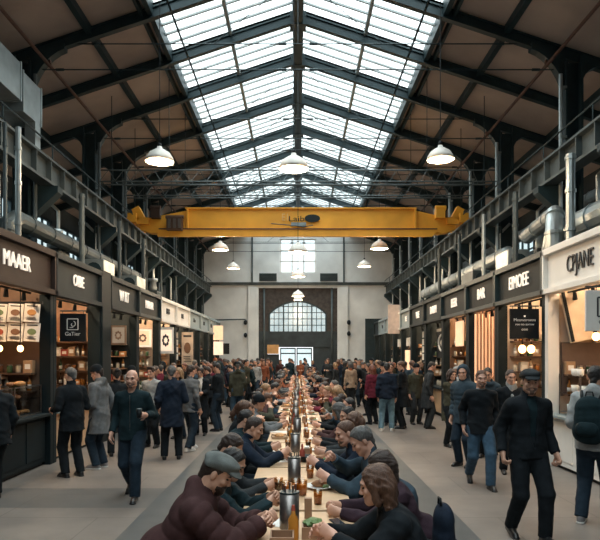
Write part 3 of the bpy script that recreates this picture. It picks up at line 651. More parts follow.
# ---- projecting square signs
def blade(x, y, z, w_, h_, m_, lab, s, frame=None):
    e = empty('hanging_sign', (x, y, z), lab, 'sign'); MB().box((0, 0, 0), (w_, .04, h_)).build('sign_panel', m_, e, bevel=.004)
    MB().tube([(s*w_/2+s*.0, 0, h_/2+.05), (-s*w_/2, 0, h_/2+.05)], .012, 6).build('bracket', steel, e)
    m = MB()
    for q in (-.4, .4): m.tube([(q*w_, 0, h_/2), (q*w_, 0, h_/2+.05)], .006, 5)
    m.build('hook', steel, e); return e
def logo(e, m_, cx, cz, r, y=-.024):
    m = MB()
    for a, b, c, d in ((-r, -r, r, -r), (r, -r, r, r), (r, r, -r, r), (-r, r, -r, -r)): m.bar((cx+a, y, cz+b), (cx+c, y, cz+d), r*.16, .008, (0, 1, 0))
    pts = [(cx+r*.62*t*math.cos(7*t+.5), y, cz+r*.62*t*math.sin(7*t+.5)) for t in np.linspace(.25, 1, 14)]; m.tube(pts, r*.075, 5)
    m.bar((cx-r*.55, y, cz-r*.6), (cx+r*.1, y, cz-r*.6), r*.13, .008, (0, 1, 0)); m.build('logo', m_, e)
e = blade(-4.18, 11.15, 2.46, .48, .52, black, 'black square hanging sign with a white swirl logo and GaTier', -1); logo(e, paper, 0, .06, .10); text('lettering', 'GaTier', .10, (0, -.024, -.12), (R(90), 0, 0), paper, e, 1, .004)
e = blade(4.14, 10.98, 2.52, .53, .55, black, 'black hanging sign with small cream lines beside the white stall', 1)
text('lettering', 'Meamoroeoa', .075, (0, -.024, .07), (R(90), 0, 0), paper, e, 1, .004); text('lettering', 'roo no aorow', .06, (0, -.024, -.01), (R(90), 0, 0), paper, e, 1, .004); text('lettering', 'ooe', .075, (0, -.024, -.1), (R(90), 0, 0), paper, e, 1, .004)
m = MB().box((0, -.024, .14), (.03, .006, .03)).build('emblem', letter, e)
e = blade(4.19, 8.25, 2.56, .48, .56, whitesign, 'off-white square hanging sign with a dark square logo on the CPJANE stall', 1); logo(e, dletter, .05, .05, .13); text('lettering', 'GATIER', .07, (.05, -.024, -.16), (R(90), 0, 0), dletter, e, 1, .004)
p = MB().box((-4.39, 13.66, 2.02), (.02, .36, .27)).build('small_notice', mat('pinkish_paper', (.5, .42, .38), .7)); tag(p, 'small pinkish notice with a dark print on the wide teal post', 'notice'); MB().box((-4.375, 13.68, 2.0), (.01, .1, .14)).build('printed_picture', dletter, p)
def framed(x, y, z, w_, h_, lab, fm, inner, dark=True):
    e = empty('framed_picture', (x, y, z), lab, 'picture'); MB().box((0, 0, 0), (w_, .04, h_)).build('frame', fm, e); MB().box((0, -.022, 0), (w_*.8, .01, h_*.8)).build('picture_mount', inner, e)
    m = MB(); 
    for q in range(8):
        a = q*math.pi/4; m.ell((w_*.17*math.cos(a), -.03, h_*.17*math.sin(a)), (w_*.07, .006, h_*.07), 8, 4)
    m.build('printed_picture', woodw if dark else dletter, e); return e
lit = mat('backlit_panel', (.7, .45, .28), .6, emit=(1, .62, .36), es=.55)
litw = mat('backlit_cream_panel', (.75, .6, .45), .6, emit=(1, .80, .60), es=.45)
framed(-4.26, 14.25, 2.42, .36, .46, 'brown framed picture hung at the W RT stall', woodw, beige)
framed(-4.30, 16.65, 2.42, .46, .50, 'glowing orange panel sign with a framed motif at the MARAR stall', litw, lit)
e = framed(-4.25, 19.3, 2.42, .5, .85, 'cream upright panel with dark marks at the EBEB stall', whitesign, litw, False)
poster((-4.35, 23.6, 2.2), .45, 1.3, 'tall cream poster of small pictures beside the BEEE stall', 'brown', (0, 0, 0), None, beige)
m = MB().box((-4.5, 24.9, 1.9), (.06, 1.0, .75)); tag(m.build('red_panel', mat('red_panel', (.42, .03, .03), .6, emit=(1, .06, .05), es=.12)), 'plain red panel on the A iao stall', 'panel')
for y, z, col, nm_ in ((31.2, 3.1, lit, 'upper glowing orange sign panel far along the aisle'), (31.25, 2.3, litw, 'lower glowing cream sign panel far along the aisle')):
    tag(MB().box((-4.15, y, z), (.5, .05, .75 if z > 3 else .7)).build('light_panel', col), nm_, 'sign')
tag(MB().box((4.15, 26.0, 3.5), (.5, .06, 1.25)).build('light_panel', mat('pink_cream_panel', (.72, .58, .50), .6)), 'tall pinkish cream sign panel standing out from the far right stalls', 'sign')
tag(MB().box((-4.10, 33.44, 2.3), (.54, .06, .6)).build('hanging_sign', black), 'small black square sign projecting at the end of the brown-sign aisle', 'sign')
# ---- white kitchen stall: hood panels, pots, bulbs; lamp bar; slat wall; boards
m = MB()
for q in range(3): m.box((4.86+q*.42, 10.45, 2.62), (.38, .10, .86), (0, R(-12), 0))
tag(m.build('extractor_hood', mat('cream_hood', (.62, .50, .38), .5)), 'cream slanted hood panels inside the white CPJANE stall', 'hood')
for q in range(4): tag(MB().box((4.68+q*.42, 10.40, 2.62), (.035, .06, .9), (0, R(-12), 0)).build('hood_strap', black), 'dark slanting strut between the hood panels, %s from the aisle' % ORD[q], 'strut', 'struts between the hood panels')
tag(MB().box((5.3, 10.6, 1.7), (1.3, .05, .95)).build('tiled_panel', mat('dark_tile', (.10, .07, .06), .4)), 'dark tiled panel under the hood in the white CPJANE stall', 'panel')
for q, (x, y) in enumerate(((4.75, 9.2), (4.87, 9.8), (5.1, 10.0))): bulb(x, y, 2.25, 3.7, '%s bulb hanging in the white CPJANE stall' % ('nearest', 'middle', 'farthest')[q], .06)
for q, x in enumerate((4.56, 4.74)): bulb(x, 12.2, 2.07, 3.7, '%s round glowing lamp in the EIMOEE stall' % ('nearer', 'farther')[q], .075)
for q, (s, y) in enumerate(((-1, 14.9), (-1, 15.3), (1, 16.4), (1, 17.4), (-1, 17.2), (-1, 12.2))): bulb(s*5.0, y, 2.1, 3.7, 'small warm bulb hanging %s in the %s' % (('nearer', 'farther')[q % 2], SN[(s, 2)] if s < 0 and y < 16 else (SN[(1, 3)] if s > 0 else (SN[(-1, 3)] if y > 16 else SN[(-1, 1)]))), .05)
m = MB()
for q in range(17): m.box((4.52+q*.085, 15.1, 2.0), (.04, .05, 2.1))
tag(m.build('slat_screen', mat('slat_wood', (.50, .26, .15), .5)), 'warm wooden slat screen across the BAR stall', 'screen')
tag(MB().box((5.25, 15.45, 2.0), (1.4, .04, 2.0)).build('light_panel', mat('slat_backlight', (.8, .5, .3), .6, emit=(1, .55, .3), es=.5)), 'warm glowing panel behind the wooden slats', 'light')
for (s, i) in ((1, 5), (1, 8), (-1, 5)):
    y0, y1 = STALLS[s][i][:2]; e = empty('menu_board', (s*4.75, (y0+y1)/2, 2.3), 'dark menu board with a grid of white sheets in the %s' % SN[(s, i)], 'menu board'); MB().box((0, 0, 0), (.03, 1.6, 1.2)).build('board', black, e)
    for a in range(4):
        for b in range(4): MB().box((-s*.02, -.58+a*.39, -.42+b*.28), (.01, .3, .23)).build('sheet', paper, e)
y0, y1 = STALLS[1][4][:2]; e = empty('round_logo_sign', (4.7, 19.4, 2.35), 'dark board with a pale oval logo in the DARIM stall', 'sign'); MB().box((0, 0, 0), (.04, 1.7, 1.0)).build('sign_panel', black, e)
m = MB(); pts = [(-.03, .5*math.cos(a), .27*math.sin(a)) for a in np.linspace(0, 2*math.pi, 20)]; m.tube(pts, .035, 6); m.box((-.03, 0, .42), (.02, 1.5, .09)); m.ell((-.03, 0, 0), (.02, .25, .14), 10, 6); m.build('logo', paper, e)
for s, y in ((1, 24.5), (1, 26.7)):
    for q in range(2): tag(MB().box((s*4.6, y+q*.7, 2.5), (.04, .4, .35)).build('wall_sheet', paper), 'white sheet pinned %s at the %s' % (('near', 'far')[q], 'FIE stall' if y < 26 else 'II stall'), 'sheet')
tag(MB().box((4.5, 24.6, 1.75), (.06, .9, .8)).build('light_panel', lit), 'glowing orange panel low in the FIE stall', 'light')
tag(MB().box((4.55, 16.9, 2.55), (.05, .7, .7)).build('light_panel', lit), 'glowing orange square sheet in the EEER stall', 'light')
# vendor's rack of glasses and pans in the white stall
rk = empty('wire_rack', (4.72, 10.05, .925), 'two-tier wire rack of crockery on the white stall counter', 'rack')
for z in (.05, .38, .66): MB().box((0, 0, z), (.36, .8, .012)).build('rack_shelf', clr if z > .1 else chrome, rk)
m = MB()
for sx in (-1, 1):
    for sy in (-1, 1): m.tube([(sx*.17, sy*.39, 0), (sx*.17, sy*.39, .7)], .01, 6)
m.build('rack_post', chrome, rk)
for z in (.062, .392, .672):
    for q in range(4): put('cup', lambda: MB().lathe([(.025, 0), (.04, .02), (.045, .09), (.04, .09), (.035, .02), (0, .01)], 12).build('cup', ceram, smooth=True), (4.72+rn.uniform(-.06, .06), 9.75+q*.19, .925+z), 'white cup on the %s tier of the wire rack' % {.062: 'bottom', .392: 'middle', .672: 'top'}[z], 'cup', 'cups on the wire rack', 0, 1.3)
# paper parcels on the bar stall counter, wooden front
e = MB().box((4.62, 19.3, .52), (.02, 1.6, .78)).build('wood_panel', wood); 
e.location = (-.14, 0, 0); tag(e, 'light wooden panel on the counter front of the DARIM stall', 'panel')

# ================================================================ tables, benches and what stands on them
TL, TG = 1.73, .06
TY = [2.87+i*(TL+TG) for i in range(17)]
tp = empty('dining_table', (0, 0, 0))
MB().box((0, 0, .73), (.86, TL, .04)).build('tabletop', wood, tp, bevel=.006)
m = MB(); 
for s in (-1, 1): m.box((s*.36, 0, .68), (.03, TL-.16, .07)); m.box((0, s*(TL/2-.08), .68), (.72, .03, .07))
m.build('apron', steel, tp)
for sx in (-1, 1):
    for sy in (-1, 1): MB().box((sx*.36, sy*(TL/2-.08), .355), (.05, .05, .71)).build('leg', steel, tp)
bp_ = empty('bench', (0, 0, 0))
MB().box((0, 0, .435), (.34, TL, .035)).build('seat', woodw, bp_, bevel=.005)
for sx in (-1, 1):
    for sy in (-1, 1): MB().box((sx*.13, sy*(TL/2-.12), .21), (.04, .04, .42)).build('leg', steel, bp_)
BX = .90
sidename = {-1: 'brown-sign', 1: 'white-stall'}
for i, y in enumerate(TY):
    t = tp if i == 0 else copy_tree(tp); t.location = (0, y+TL/2, 0); tag(t, 'light wood dining table, %s from the near end of the long row' % ORD[i], 'table', 'dining tables in the long row')
    for s in (-1, 1):
        b = bp_ if (i == 0 and s < 0) else copy_tree(bp_); b.location = (s*BX, y+TL/2, 0); tag(b, 'wooden bench on the %s side of the %s table' % (sidename[s], ORD[i]), 'bench', 'benches along the tables')
TT = .75
def canister(h=.24, r=.065):
    o = MB().lathe([(r*.98, 0), (r, .01), (r, h), (r*.93, h), (r*.93, .01), (0, .01)], 18).build('steel_canister', chrome, smooth=True)
    MB().lathe([(r*1.02, h*.97), (r*1.02, h*1.01), (r*.95, h*1.01)], 18).build('rim', steel, o); m = MB()
    for q in range(5): a = q*1.26; m.tube([(r*.5*math.cos(a), r*.5*math.sin(a), .05), (r*.7*math.cos(a+.3), r*.7*math.sin(a+.3), h+.05)], .006, 5)
    m.build('cutlery', chrome, o); return o
def sauce(m_):
    o = MB().lathe([(.028, 0), (.03, .01), (.03, .12), (.012, .15), (.009, .19)], 12).build('sauce_bottle', m_, smooth=True); MB().lathe([(.013, .17), (.008, .20), (0, .2)], 8).build('bottle_cap', boxes[1], o); return o
def drink(fill):
    o = MB().lathe([(.030, 0), (.037, .12), (.035, .12), (.029, .006), (0, .006)], 14).build('drinking_glass', drinkg, smooth=True); MB().lathe([(.028, .008), (.033, .085), (0, .085)], 14).build('drink', fill, o, smooth=True); return o
def plate():
    o = MB().lathe([(.06, 0), (.115, .016), (.12, .02), (.112, .02), (.06, .008), (0, .008)], 20).build('plate', ceram, smooth=True)
    MB().ell((.0, .01, .03), (.065, .055, .028), 12, 6, .15).build('food', crust2, o, smooth=True); MB().ell((.04, -.04, .02), (.03, .03, .015), 8, 5, .2).build('salad', mat('salad_green', (.10, .17, .05), .6), o); return o
def napkin():
    o = MB().box((0, 0, .06), (.07, .10, .12)).build('napkin_holder', woodw, bevel=.004); MB().box((0, 0, .085), (.05, .09, .10)).build('napkins', paper, o); return o
def tray():
    o = MB().box((0, 0, .008), (.22, .30, .012)).build('paper_tray', mat('kraft_paper', (.42, .28, .17), .8)); m = MB()
    for q in (-1, 1): m.box((q*.11, 0, .02), (.006, .30, .03)); m.box((0, q*.15, .02), (.22, .006, .03))
    m.build('tray_rim', mat('kraft_paper', (0, 0, 0)), o); MB().ell((0, .02, .035), (.07, .09, .03), 12, 6, .2).build('food', crust, o); return o
def sheet(): 
    return MB().box((0, 0, .002), (.21, .30, .003)).build('paper_placemat', paper)
def phone():
    o = MB().box((0, 0, .005), (.072, .148, .008)).build('mobile_phone', black, bevel=.003); MB().box((0, 0, .0095), (.064, .138, .001)).build('screen', mat('dark_screen', (.03, .04, .05), .1), o); return o
def crate():
    o = MB()
    for q in (-1, 1): o.box((q*.07, 0, .04), (.01, .16, .08)); o.box((0, q*.08, .04), (.15, .01, .08))
    o = o.box((0, 0, .005), (.15, .16, .01)).build('condiment_crate', woodw)
    return o
lager = mat('amber_drink', (.50, .20, .03), .2); cola = mat('dark_drink', (.03, .012, .008), .15); jui = mat('orange_drink', (.65, .27, .04), .3)
I = lambda key, mk_, x, y, lab, cat, rz=0, sc_=1., grp=None: put(key, mk_, (x, y, TT), lab, cat, grp, rz, sc_)
I('can', canister, -.06, 4.16, 'tall steel cutlery canister, nearest of the line along the tables', 'canister', 0, 1.05, 'steel canisters down the middle of the tables')
I('can', canister, -.035, 5.72, 'tall steel cutlery canister behind the amber glasses on the second table', 'canister', 0, .95, 'steel canisters down the middle of the tables')
I('sauceO', lambda: sauce(lager), -.03, 3.88, 'orange sauce bottle in front of the nearest steel canister', 'bottle', 0, 1.15)
I('crate', crate, -.10, 3.76, 'small dark wooden crate at the near end of the first table', 'crate')
I('blk', lambda: MB().box((0, 0, .075), (.055, .05, .15)).build('wooden_block', woodw, bevel=.004), .075, 4.42, 'upright brown wooden block beside the nearest steel canister', 'block')
cr2 = I('crate', crate, .10, 3.98, 'dark crate filled with green sprigs near the woman in black', 'crate')
MB().ell((0, 0, .09), (.06, .07, .03), 12, 6, .3).build('green_sprigs', mat('salad_green', (.10, .17, .05), .6), cr2)
for q, (x, y, c_, l_) in enumerate(((-.10, 5.08, jui, 'orange drink glass left of the centre pair on the second table'), (-.02, 5.18, lager, 'amber glass in the middle of the cluster on the second table'), (.04, 5.12, jui, 'orange drink glass nearest the wooden block side, second table'))):
    I('dr'+c_.name, (lambda c_: lambda: drink(c_))(c_), x, y, l_, 'glass', 0, 1.1)
I('sheet', sheet, -.21, 4.30, 'white paper placemat in front of the man in the flat cap', 'placemat', R(80))
I('tray', tray, -.22, 4.95, 'kraft tray of food before the man in dark teal', 'tray', R(90), .9)
I('plate', plate, .20, 5.42, 'white plate of food before the man with dark grey hair', 'plate', 0, 1.2)
I('cola', lambda: drink(cola), -.17, 5.22, 'dark drink glass beside the food tray on the second table', 'glass', 0, 1.1)
I('drlager', lambda: drink(lager), -.17, 6.9, 'small amber glass on the third table near the navy jacket', 'glass')
I('bowl', lambda: MB().lathe([(.05, 0), (.09, .05), (.1, .07), (.09, .07), (.045, .012), (0, .012)], 16).build('bowl', black, smooth=True), .09, 6.75, 'black bowl on the third table beside the steel canister', 'bowl')
I('phone', phone, .28, 4.30, 'dark mobile phone on the first table beside the wooden block', 'phone', .3)
I('drlager', None, .16, 4.82, 'amber glass in front of the purple-brown jacket', 'glass')
I('drjuice', lambda: drink(jui), .12, 5.85, 'orange drink glass before the balding man', 'glass')
I('plate', None, -.24, 5.55, 'white plate of food before the bowed diner in charcoal', 'plate', 1, 1.1)
I('nap', napkin, .12, 6.25, 'brown napkin holder at the far end of the second table', 'napkin holder', 0)
rn = random.Random(11)
for i in range(2, 17):
    yb = TY[i]; yc = yb+TL/2; T = '%s table' % ORD[i]
    if i <= 12: I('can', None, rn.uniform(-.06, .0), yb+1.0, 'tall steel cutlery canister standing on the %s' % T, 'canister', 0, .95, 'steel canisters down the middle of the tables')
    if i <= 9: I('nap', napkin, rn.uniform(.06, .14), yb+.55, 'brown napkin holder with white napkins on the %s' % T, 'napkin holder', 0)
    I('sauceO' if i % 2 else 'sauceR', lambda: sauce(boxes[1]), rn.uniform(-.1, .06), yb+.3, '%s sauce bottle on the %s' % ('orange' if i % 2 else 'red', T), 'bottle')
    for s in (-1, 1):
        for q in range(2 if i < 9 else 1):
            y = yb+.35+q*.75+rn.uniform(-.1, .1); sd = '%s side of the %s' % (sidename[s], T); pos = ('near', 'far')[q]
            k_ = rn.randrange(3)
            if k_ == 0: I('plate', plate, s*.27, y, 'white plate of food, %s place on the %s' % (pos, sd), 'plate')
            elif k_ == 1: I('tray', tray, s*.27, y, 'kraft tray of food, %s place on the %s' % (pos, sd), 'tray', rn.uniform(-.3, .3))
            else: I('sheet', sheet, s*.27, y, 'white paper placemat, %s place on the %s' % (pos, sd), 'placemat', rn.uniform(-.3, .3)+1.57)
            c_ = rn.randrange(3); I(['drlager', 'drjuice', 'cola'][c_], [lambda: drink(lager), lambda: drink(jui), lambda: drink(cola)][c_], s*.13, y+.17, '%s drink glass, %s place on the %s' % (('amber', 'orange', 'dark')[c_], pos, sd), 'glass')
# ================================================================ people: signed-distance bodies meshed with surface nets
V3 = lambda *a: np.array(a, float)
def nrm(v): return v/max(1e-9, np.linalg.norm(v))
def ik(a, t, l1, l2, hint):
    d = t-a; L = np.linalg.norm(d); mx = (l1+l2)*.999
    if L > mx: t = a+d/L*mx; L = mx; d = t-a
    u = d/L; c = (l1*l1+L*L-l2*l2)/(2*L); h = math.sqrt(max(0, l1*l1-c*c)); p = hint-u*np.dot(hint, u)
    return a+u*c+nrm(p)*h, t
def cone(a, b, ra, rb, k=.02, ax=None, s=1., cut=None, puff=0, op='u'):
    return dict(t='c', a=np.array(a, float), b=np.array(b, float), ra=ra, rb=rb, k=k, ax=None if ax is None else nrm(np.array(ax, float)), s=s, cut=cut, puff=puff, op=op)
def ell(c, r, M=None, k=.015, op='u'): return dict(t='e', c=np.array(c, float), r=np.array(r, float), M=M, k=k, op=op)
def evalf(prims, xs, ys, zs, cuts=(), amp=0., seed=0, freq=1.):
    D = np.full((len(xs), len(ys), len(zs)), .5, np.float32); mg = .07
    for p in prims:
        if p['t'] == 'c': rr = max(p['ra'], p['rb'])+mg; lo = np.minimum(p['a'], p['b'])-rr; hi = np.maximum(p['a'], p['b'])+rr
        else: rr = max(p['r'])+mg; lo = p['c']-rr; hi = p['c']+rr
        i0, i1 = np.searchsorted(xs, [lo[0], hi[0]]); j0, j1 = np.searchsorted(ys, [lo[1], hi[1]]); k0, k1 = np.searchsorted(zs, [lo[2], hi[2]])
        if i1 <= i0 or j1 <= j0 or k1 <= k0: continue
        X = xs[i0:i1, None, None]; Y = ys[None, j0:j1, None]; Z = zs[None, None, k0:k1]
        if p['t'] == 'c':
            a, b = p['a'], p['b']; px, py, pz = X-a[0], Y-a[1], Z-a[2]; bb = b-a
            if p['ax'] is not None:
                w = p['ax']; q = (px*w[0]+py*w[1]+pz*w[2])*(1/p['s']-1); px = px+w[0]*q; py = py+w[1]*q; pz = pz+w[2]*q; bb = bb+w*np.dot(bb, w)*(1/p['s']-1)
            L2 = max(1e-9, bb@bb); t = (px*bb[0]+py*bb[1]+pz*bb[2])/L2; tc = np.clip(t, 0, 1)
            d = np.sqrt((px-bb[0]*tc)**2+(py-bb[1]*tc)**2+(pz-bb[2]*tc)**2)-(p['ra']+(p['rb']-p['ra'])*tc)
            if p['puff']: d = d-.017*np.sqrt(np.abs(np.sin(tc*math.sqrt(L2)*math.pi/p['puff'])))
            if p['ax'] is not None: d = d*(.5+.5*p['s'])
            if p['cut'] is not None: d = np.maximum(d, (t-p['cut'])*math.sqrt(L2))
        else:
            c, r = p['c'], p['r']; px, py, pz = X-c[0], Y-c[1], Z-c[2]
            if p['M'] is not None:
                M = p['M']; px, py, pz = [px*M[0, i]+py*M[1, i]+pz*M[2, i] for i in range(3)]
            k1_ = np.sqrt((px/r[0])**2+(py/r[1])**2+(pz/r[2])**2); k2_ = np.sqrt((px/r[0]**2)**2+(py/r[1]**2)**2+(pz/r[2]**2)**2)
            d = k1_*(k1_-1)/np.maximum(k2_, 1e-6)
        S = D[i0:i1, j0:j1, k0:k1]; k = p['k']
        if p['op'] == 'u':
            h = np.clip(.5+.5*(S-d)/k, 0, 1); D[i0:i1, j0:j1, k0:k1] = S*(1-h)+d*h-k*h*(1-h)
        else:
            h = np.clip(.5-.5*(S+d)/k, 0, 1); D[i0:i1, j0:j1, k0:k1] = S*(1-h)-d*h+k*h*(1-h)
    X = xs[:, None, None]; Y = ys[None, :, None]; Z = zs[None, None, :]
    if amp:
        s = seed*1.7; f = freq
        rw = np.random.RandomState(int(seed)+5); wv = np.zeros_like(D); tot = 0
        for q in range(5):
            v1 = rw.normal(size=3); v1 = v1/np.linalg.norm(v1); v2 = rw.normal(size=3)*9*f; fr_ = (14, 21, 30, 42, 58)[q]*f; v1 = v1*np.array([1, 1, 1.5]); a_ = (1, .8, .6, .4, .25)[q]
            wv += a_*(np.abs(np.sin(fr_*(v1[0]*X+v1[1]*Y+v1[2]*Z)/2+1.6*np.sin(v2[0]*X+v2[1]*Y+v2[2]*Z+q)))-.64)
        D += np.float32(amp*1.1)*wv
    for n, o in cuts: D = np.maximum(D, (X-o[0])*n[0]+(Y-o[1])*n[1]+(Z-o[2])*n[2])
    return D
def nets(D, xs, ys, zs):
    D = D.copy(); D[0] = D[-1] = .5; D[:, 0] = D[:, -1] = .5; D[:, :, 0] = D[:, :, -1] = .5
    ins = D < 0; nx, ny, nz = D.shape
    s = np.zeros((nx-1, ny-1, nz-1), np.int8)
    for i in (0, 1):
        for j in (0, 1):
            for k in (0, 1): s += ins[i:nx-1+i, j:ny-1+j, k:nz-1+k]
    act = (s > 0) & (s < 8); ci, cj, ck = np.nonzero(act); n = len(ci)
    if n == 0: return np.zeros((0, 3), np.float32), np.zeros((0, 4), np.int32)
    idx = np.full(act.shape, -1, np.int32); idx[ci, cj, ck] = np.arange(n)
    acc = np.zeros((n, 3)); cnt = np.zeros(n); G = (xs, ys, zs)
    for ax in range(3):
        o1, o2 = [a for a in range(3) if a != ax]
        for u in (0, 1):
            for v in (0, 1):
                o = [0, 0, 0]; o[o1] = u; o[o2] = v; a = (ci+o[0], cj+o[1], ck+o[2]); o[ax] = 1; b = (ci+o[0], cj+o[1], ck+o[2])
                da, db = D[a], D[b]; m = (da < 0) != (db < 0); t = np.where(m, da/np.where(m, da-db, 1), 0)
                for q in range(3): acc[:, q] += np.where(m, G[q][a[q]]*(1-t)+G[q][b[q]]*t, 0)
                cnt += m
    V = acc/cnt[:, None]; faces = []
    for ax in range(3):
        o1, o2 = (ax+1) % 3, (ax+2) % 3; sl0 = [slice(None)]*3; sl1 = [slice(None)]*3; sl0[ax] = slice(0, -1); sl1[ax] = slice(1, None)
        A = ins[tuple(sl0)]; B = ins[tuple(sl1)]; e = np.array(np.nonzero(A != B)); a_in = A[tuple(e)]
        ok = (e[o1] > 0) & (e[o2] > 0) & (e[o1] < D.shape[o1]-1) & (e[o2] < D.shape[o2]-1); e = e[:, ok]; a_in = a_in[ok]
        def g(d1, d2): q = e.copy(); q[o1] += d1; q[o2] += d2; return idx[tuple(q)]
        f = np.stack([g(-1, -1), g(0, -1), g(0, 0), g(-1, 0)], 1); f[~a_in] = f[~a_in][:, ::-1]; faces.append(f)
    Fc = np.concatenate(faces); return V.astype(np.float32), Fc.astype(np.int32)
def mk(name, V, Fc, m, parent=None):
    me = bpy.data.meshes.new(name); nf = len(Fc)
    me.vertices.add(len(V)); me.vertices.foreach_set('co', V.ravel()); me.loops.add(nf*4); me.polygons.add(nf)
    me.loops.foreach_set('vertex_index', Fc.ravel()); me.polygons.foreach_set('loop_start', np.arange(0, nf*4, 4, dtype=np.int32))
    me.polygons.foreach_set('use_smooth', np.ones(nf, bool)); me.update(calc_edges=True); me.materials.append(m)
    o = bpy.data.objects.new(name, me); C.objects.link(o)
    if parent: o.parent = parent
    return o
def coords(a, b, h, fine=()):
    out = [a]
    while out[-1] < b:
        x = out[-1]; st = h
        for lo, hi, hf in fine:
            if lo <= x <= hi: st = min(st, hf)
        out.append(x+st)
    return np.array(out)
def sdf(name, prims, h, m, parent=None, fine=None, cuts=(), amp=0, seed=0, freq=1.):
    lo = np.full(3, 9.); hi = np.full(3, -9.)
    for p in prims:
        if p['op'] != 'u': continue
        if p['t'] == 'c': r = max(p['ra'], p['rb'])+.03; lo = np.minimum(lo, np.minimum(p['a'], p['b'])-r); hi = np.maximum(hi, np.maximum(p['a'], p['b'])+r)
        else: r = max(p['r'])+.03; lo = np.minimum(lo, p['c']-r); hi = np.maximum(hi, p['c']+r)
    cs = [coords(lo[i], hi[i], h, (fine[i],) if fine else ()) for i in range(3)]
    V, Fc = nets(evalf(prims, *cs, cuts=cuts, amp=amp, seed=seed, freq=freq), *cs)
    return mk(name, V, Fc, m, parent)
def cloth(name, col, rough=.85, sc_=14): return mat(name, col, rough, 0, .22, sc_, .35, 160, spec=.15)
SKIN = [mat('skin_light', (.56, .31, .215), .5, 0, .10, 12, .06, 60), mat('skin_tan', (.44, .235, .155), .5, 0, .10, 12, .06, 60), mat('skin_pink', (.60, .33, .24), .5, 0, .10, 12, .06, 60)]
HAIR = {'black': mat('black_hair', (.014, .012, .012), .5, 0, .4, 1, .7, 2.2, stretch=(110, 110, 22)), 'dark brown': mat('dark_brown_hair', (.035, .02, .015), .5, 0, .4, 1, .7, 2.2, stretch=(110, 110, 22)),
        'brown': mat('brown_hair', (.095, .045, .027), .5, 0, .4, 1, .7, 2.2, stretch=(110, 110, 22)), 'grey': mat('grey_hair', (.085, .082, .08), .6, 0, .4, 1, .7, 2.2, stretch=(110, 110, 22)),
        'blond': mat('blond_hair', (.28, .17, .09), .5, 0, .3, 1, .7, 2.2, stretch=(110, 110, 22)), 'red': mat('auburn_hair', (.17, .055, .03), .5, 0, .3, 1, .7, 2.2, stretch=(110, 110, 22))}
CL = {k: cloth('cloth_'+k.replace(' ', '_'), v) for k, v in {
    'black': (.009, .012, .015), 'dark teal': (.010, .023, .028), 'navy': (.011, .018, .032), 'charcoal': (.028, .032, .035), 'grey': (.13, .135, .14),
    'light grey': (.30, .31, .31), 'white': (.60, .58, .55), 'burgundy': (.12, .018, .032), 'maroon brown': (.052, .024, .024), 'olive': (.05, .05, .035),
    'brown': (.085, .052, .036), 'beige': (.34, .25, .18), 'denim blue': (.045, .085, .13), 'dark denim': (.017, .029, .044), 'pale denim': (.11, .19, .24),
    'slate blue': (.032, .052, .070), 'rust': (.22, .075, .04), 'tweed grey': (.12, .13, .125), 'purple brown': (.034, .019, .027)}.items()}
SHOE = {'black': mat('black_leather', (.012, .012, .013), .35), 'brown': mat('brown_leather', (.06, .032, .02), .4), 'white': mat('white_trainer', (.55, .54, .52), .5), 'grey': mat('grey_trainer', (.16, .15, .15), .6)}
STUB = mat('stubble', (.13, .075, .055), .7, 0, .3, 60, .4, 220)
eyem = mat('eye_dark', (.02, .015, .012), .2)
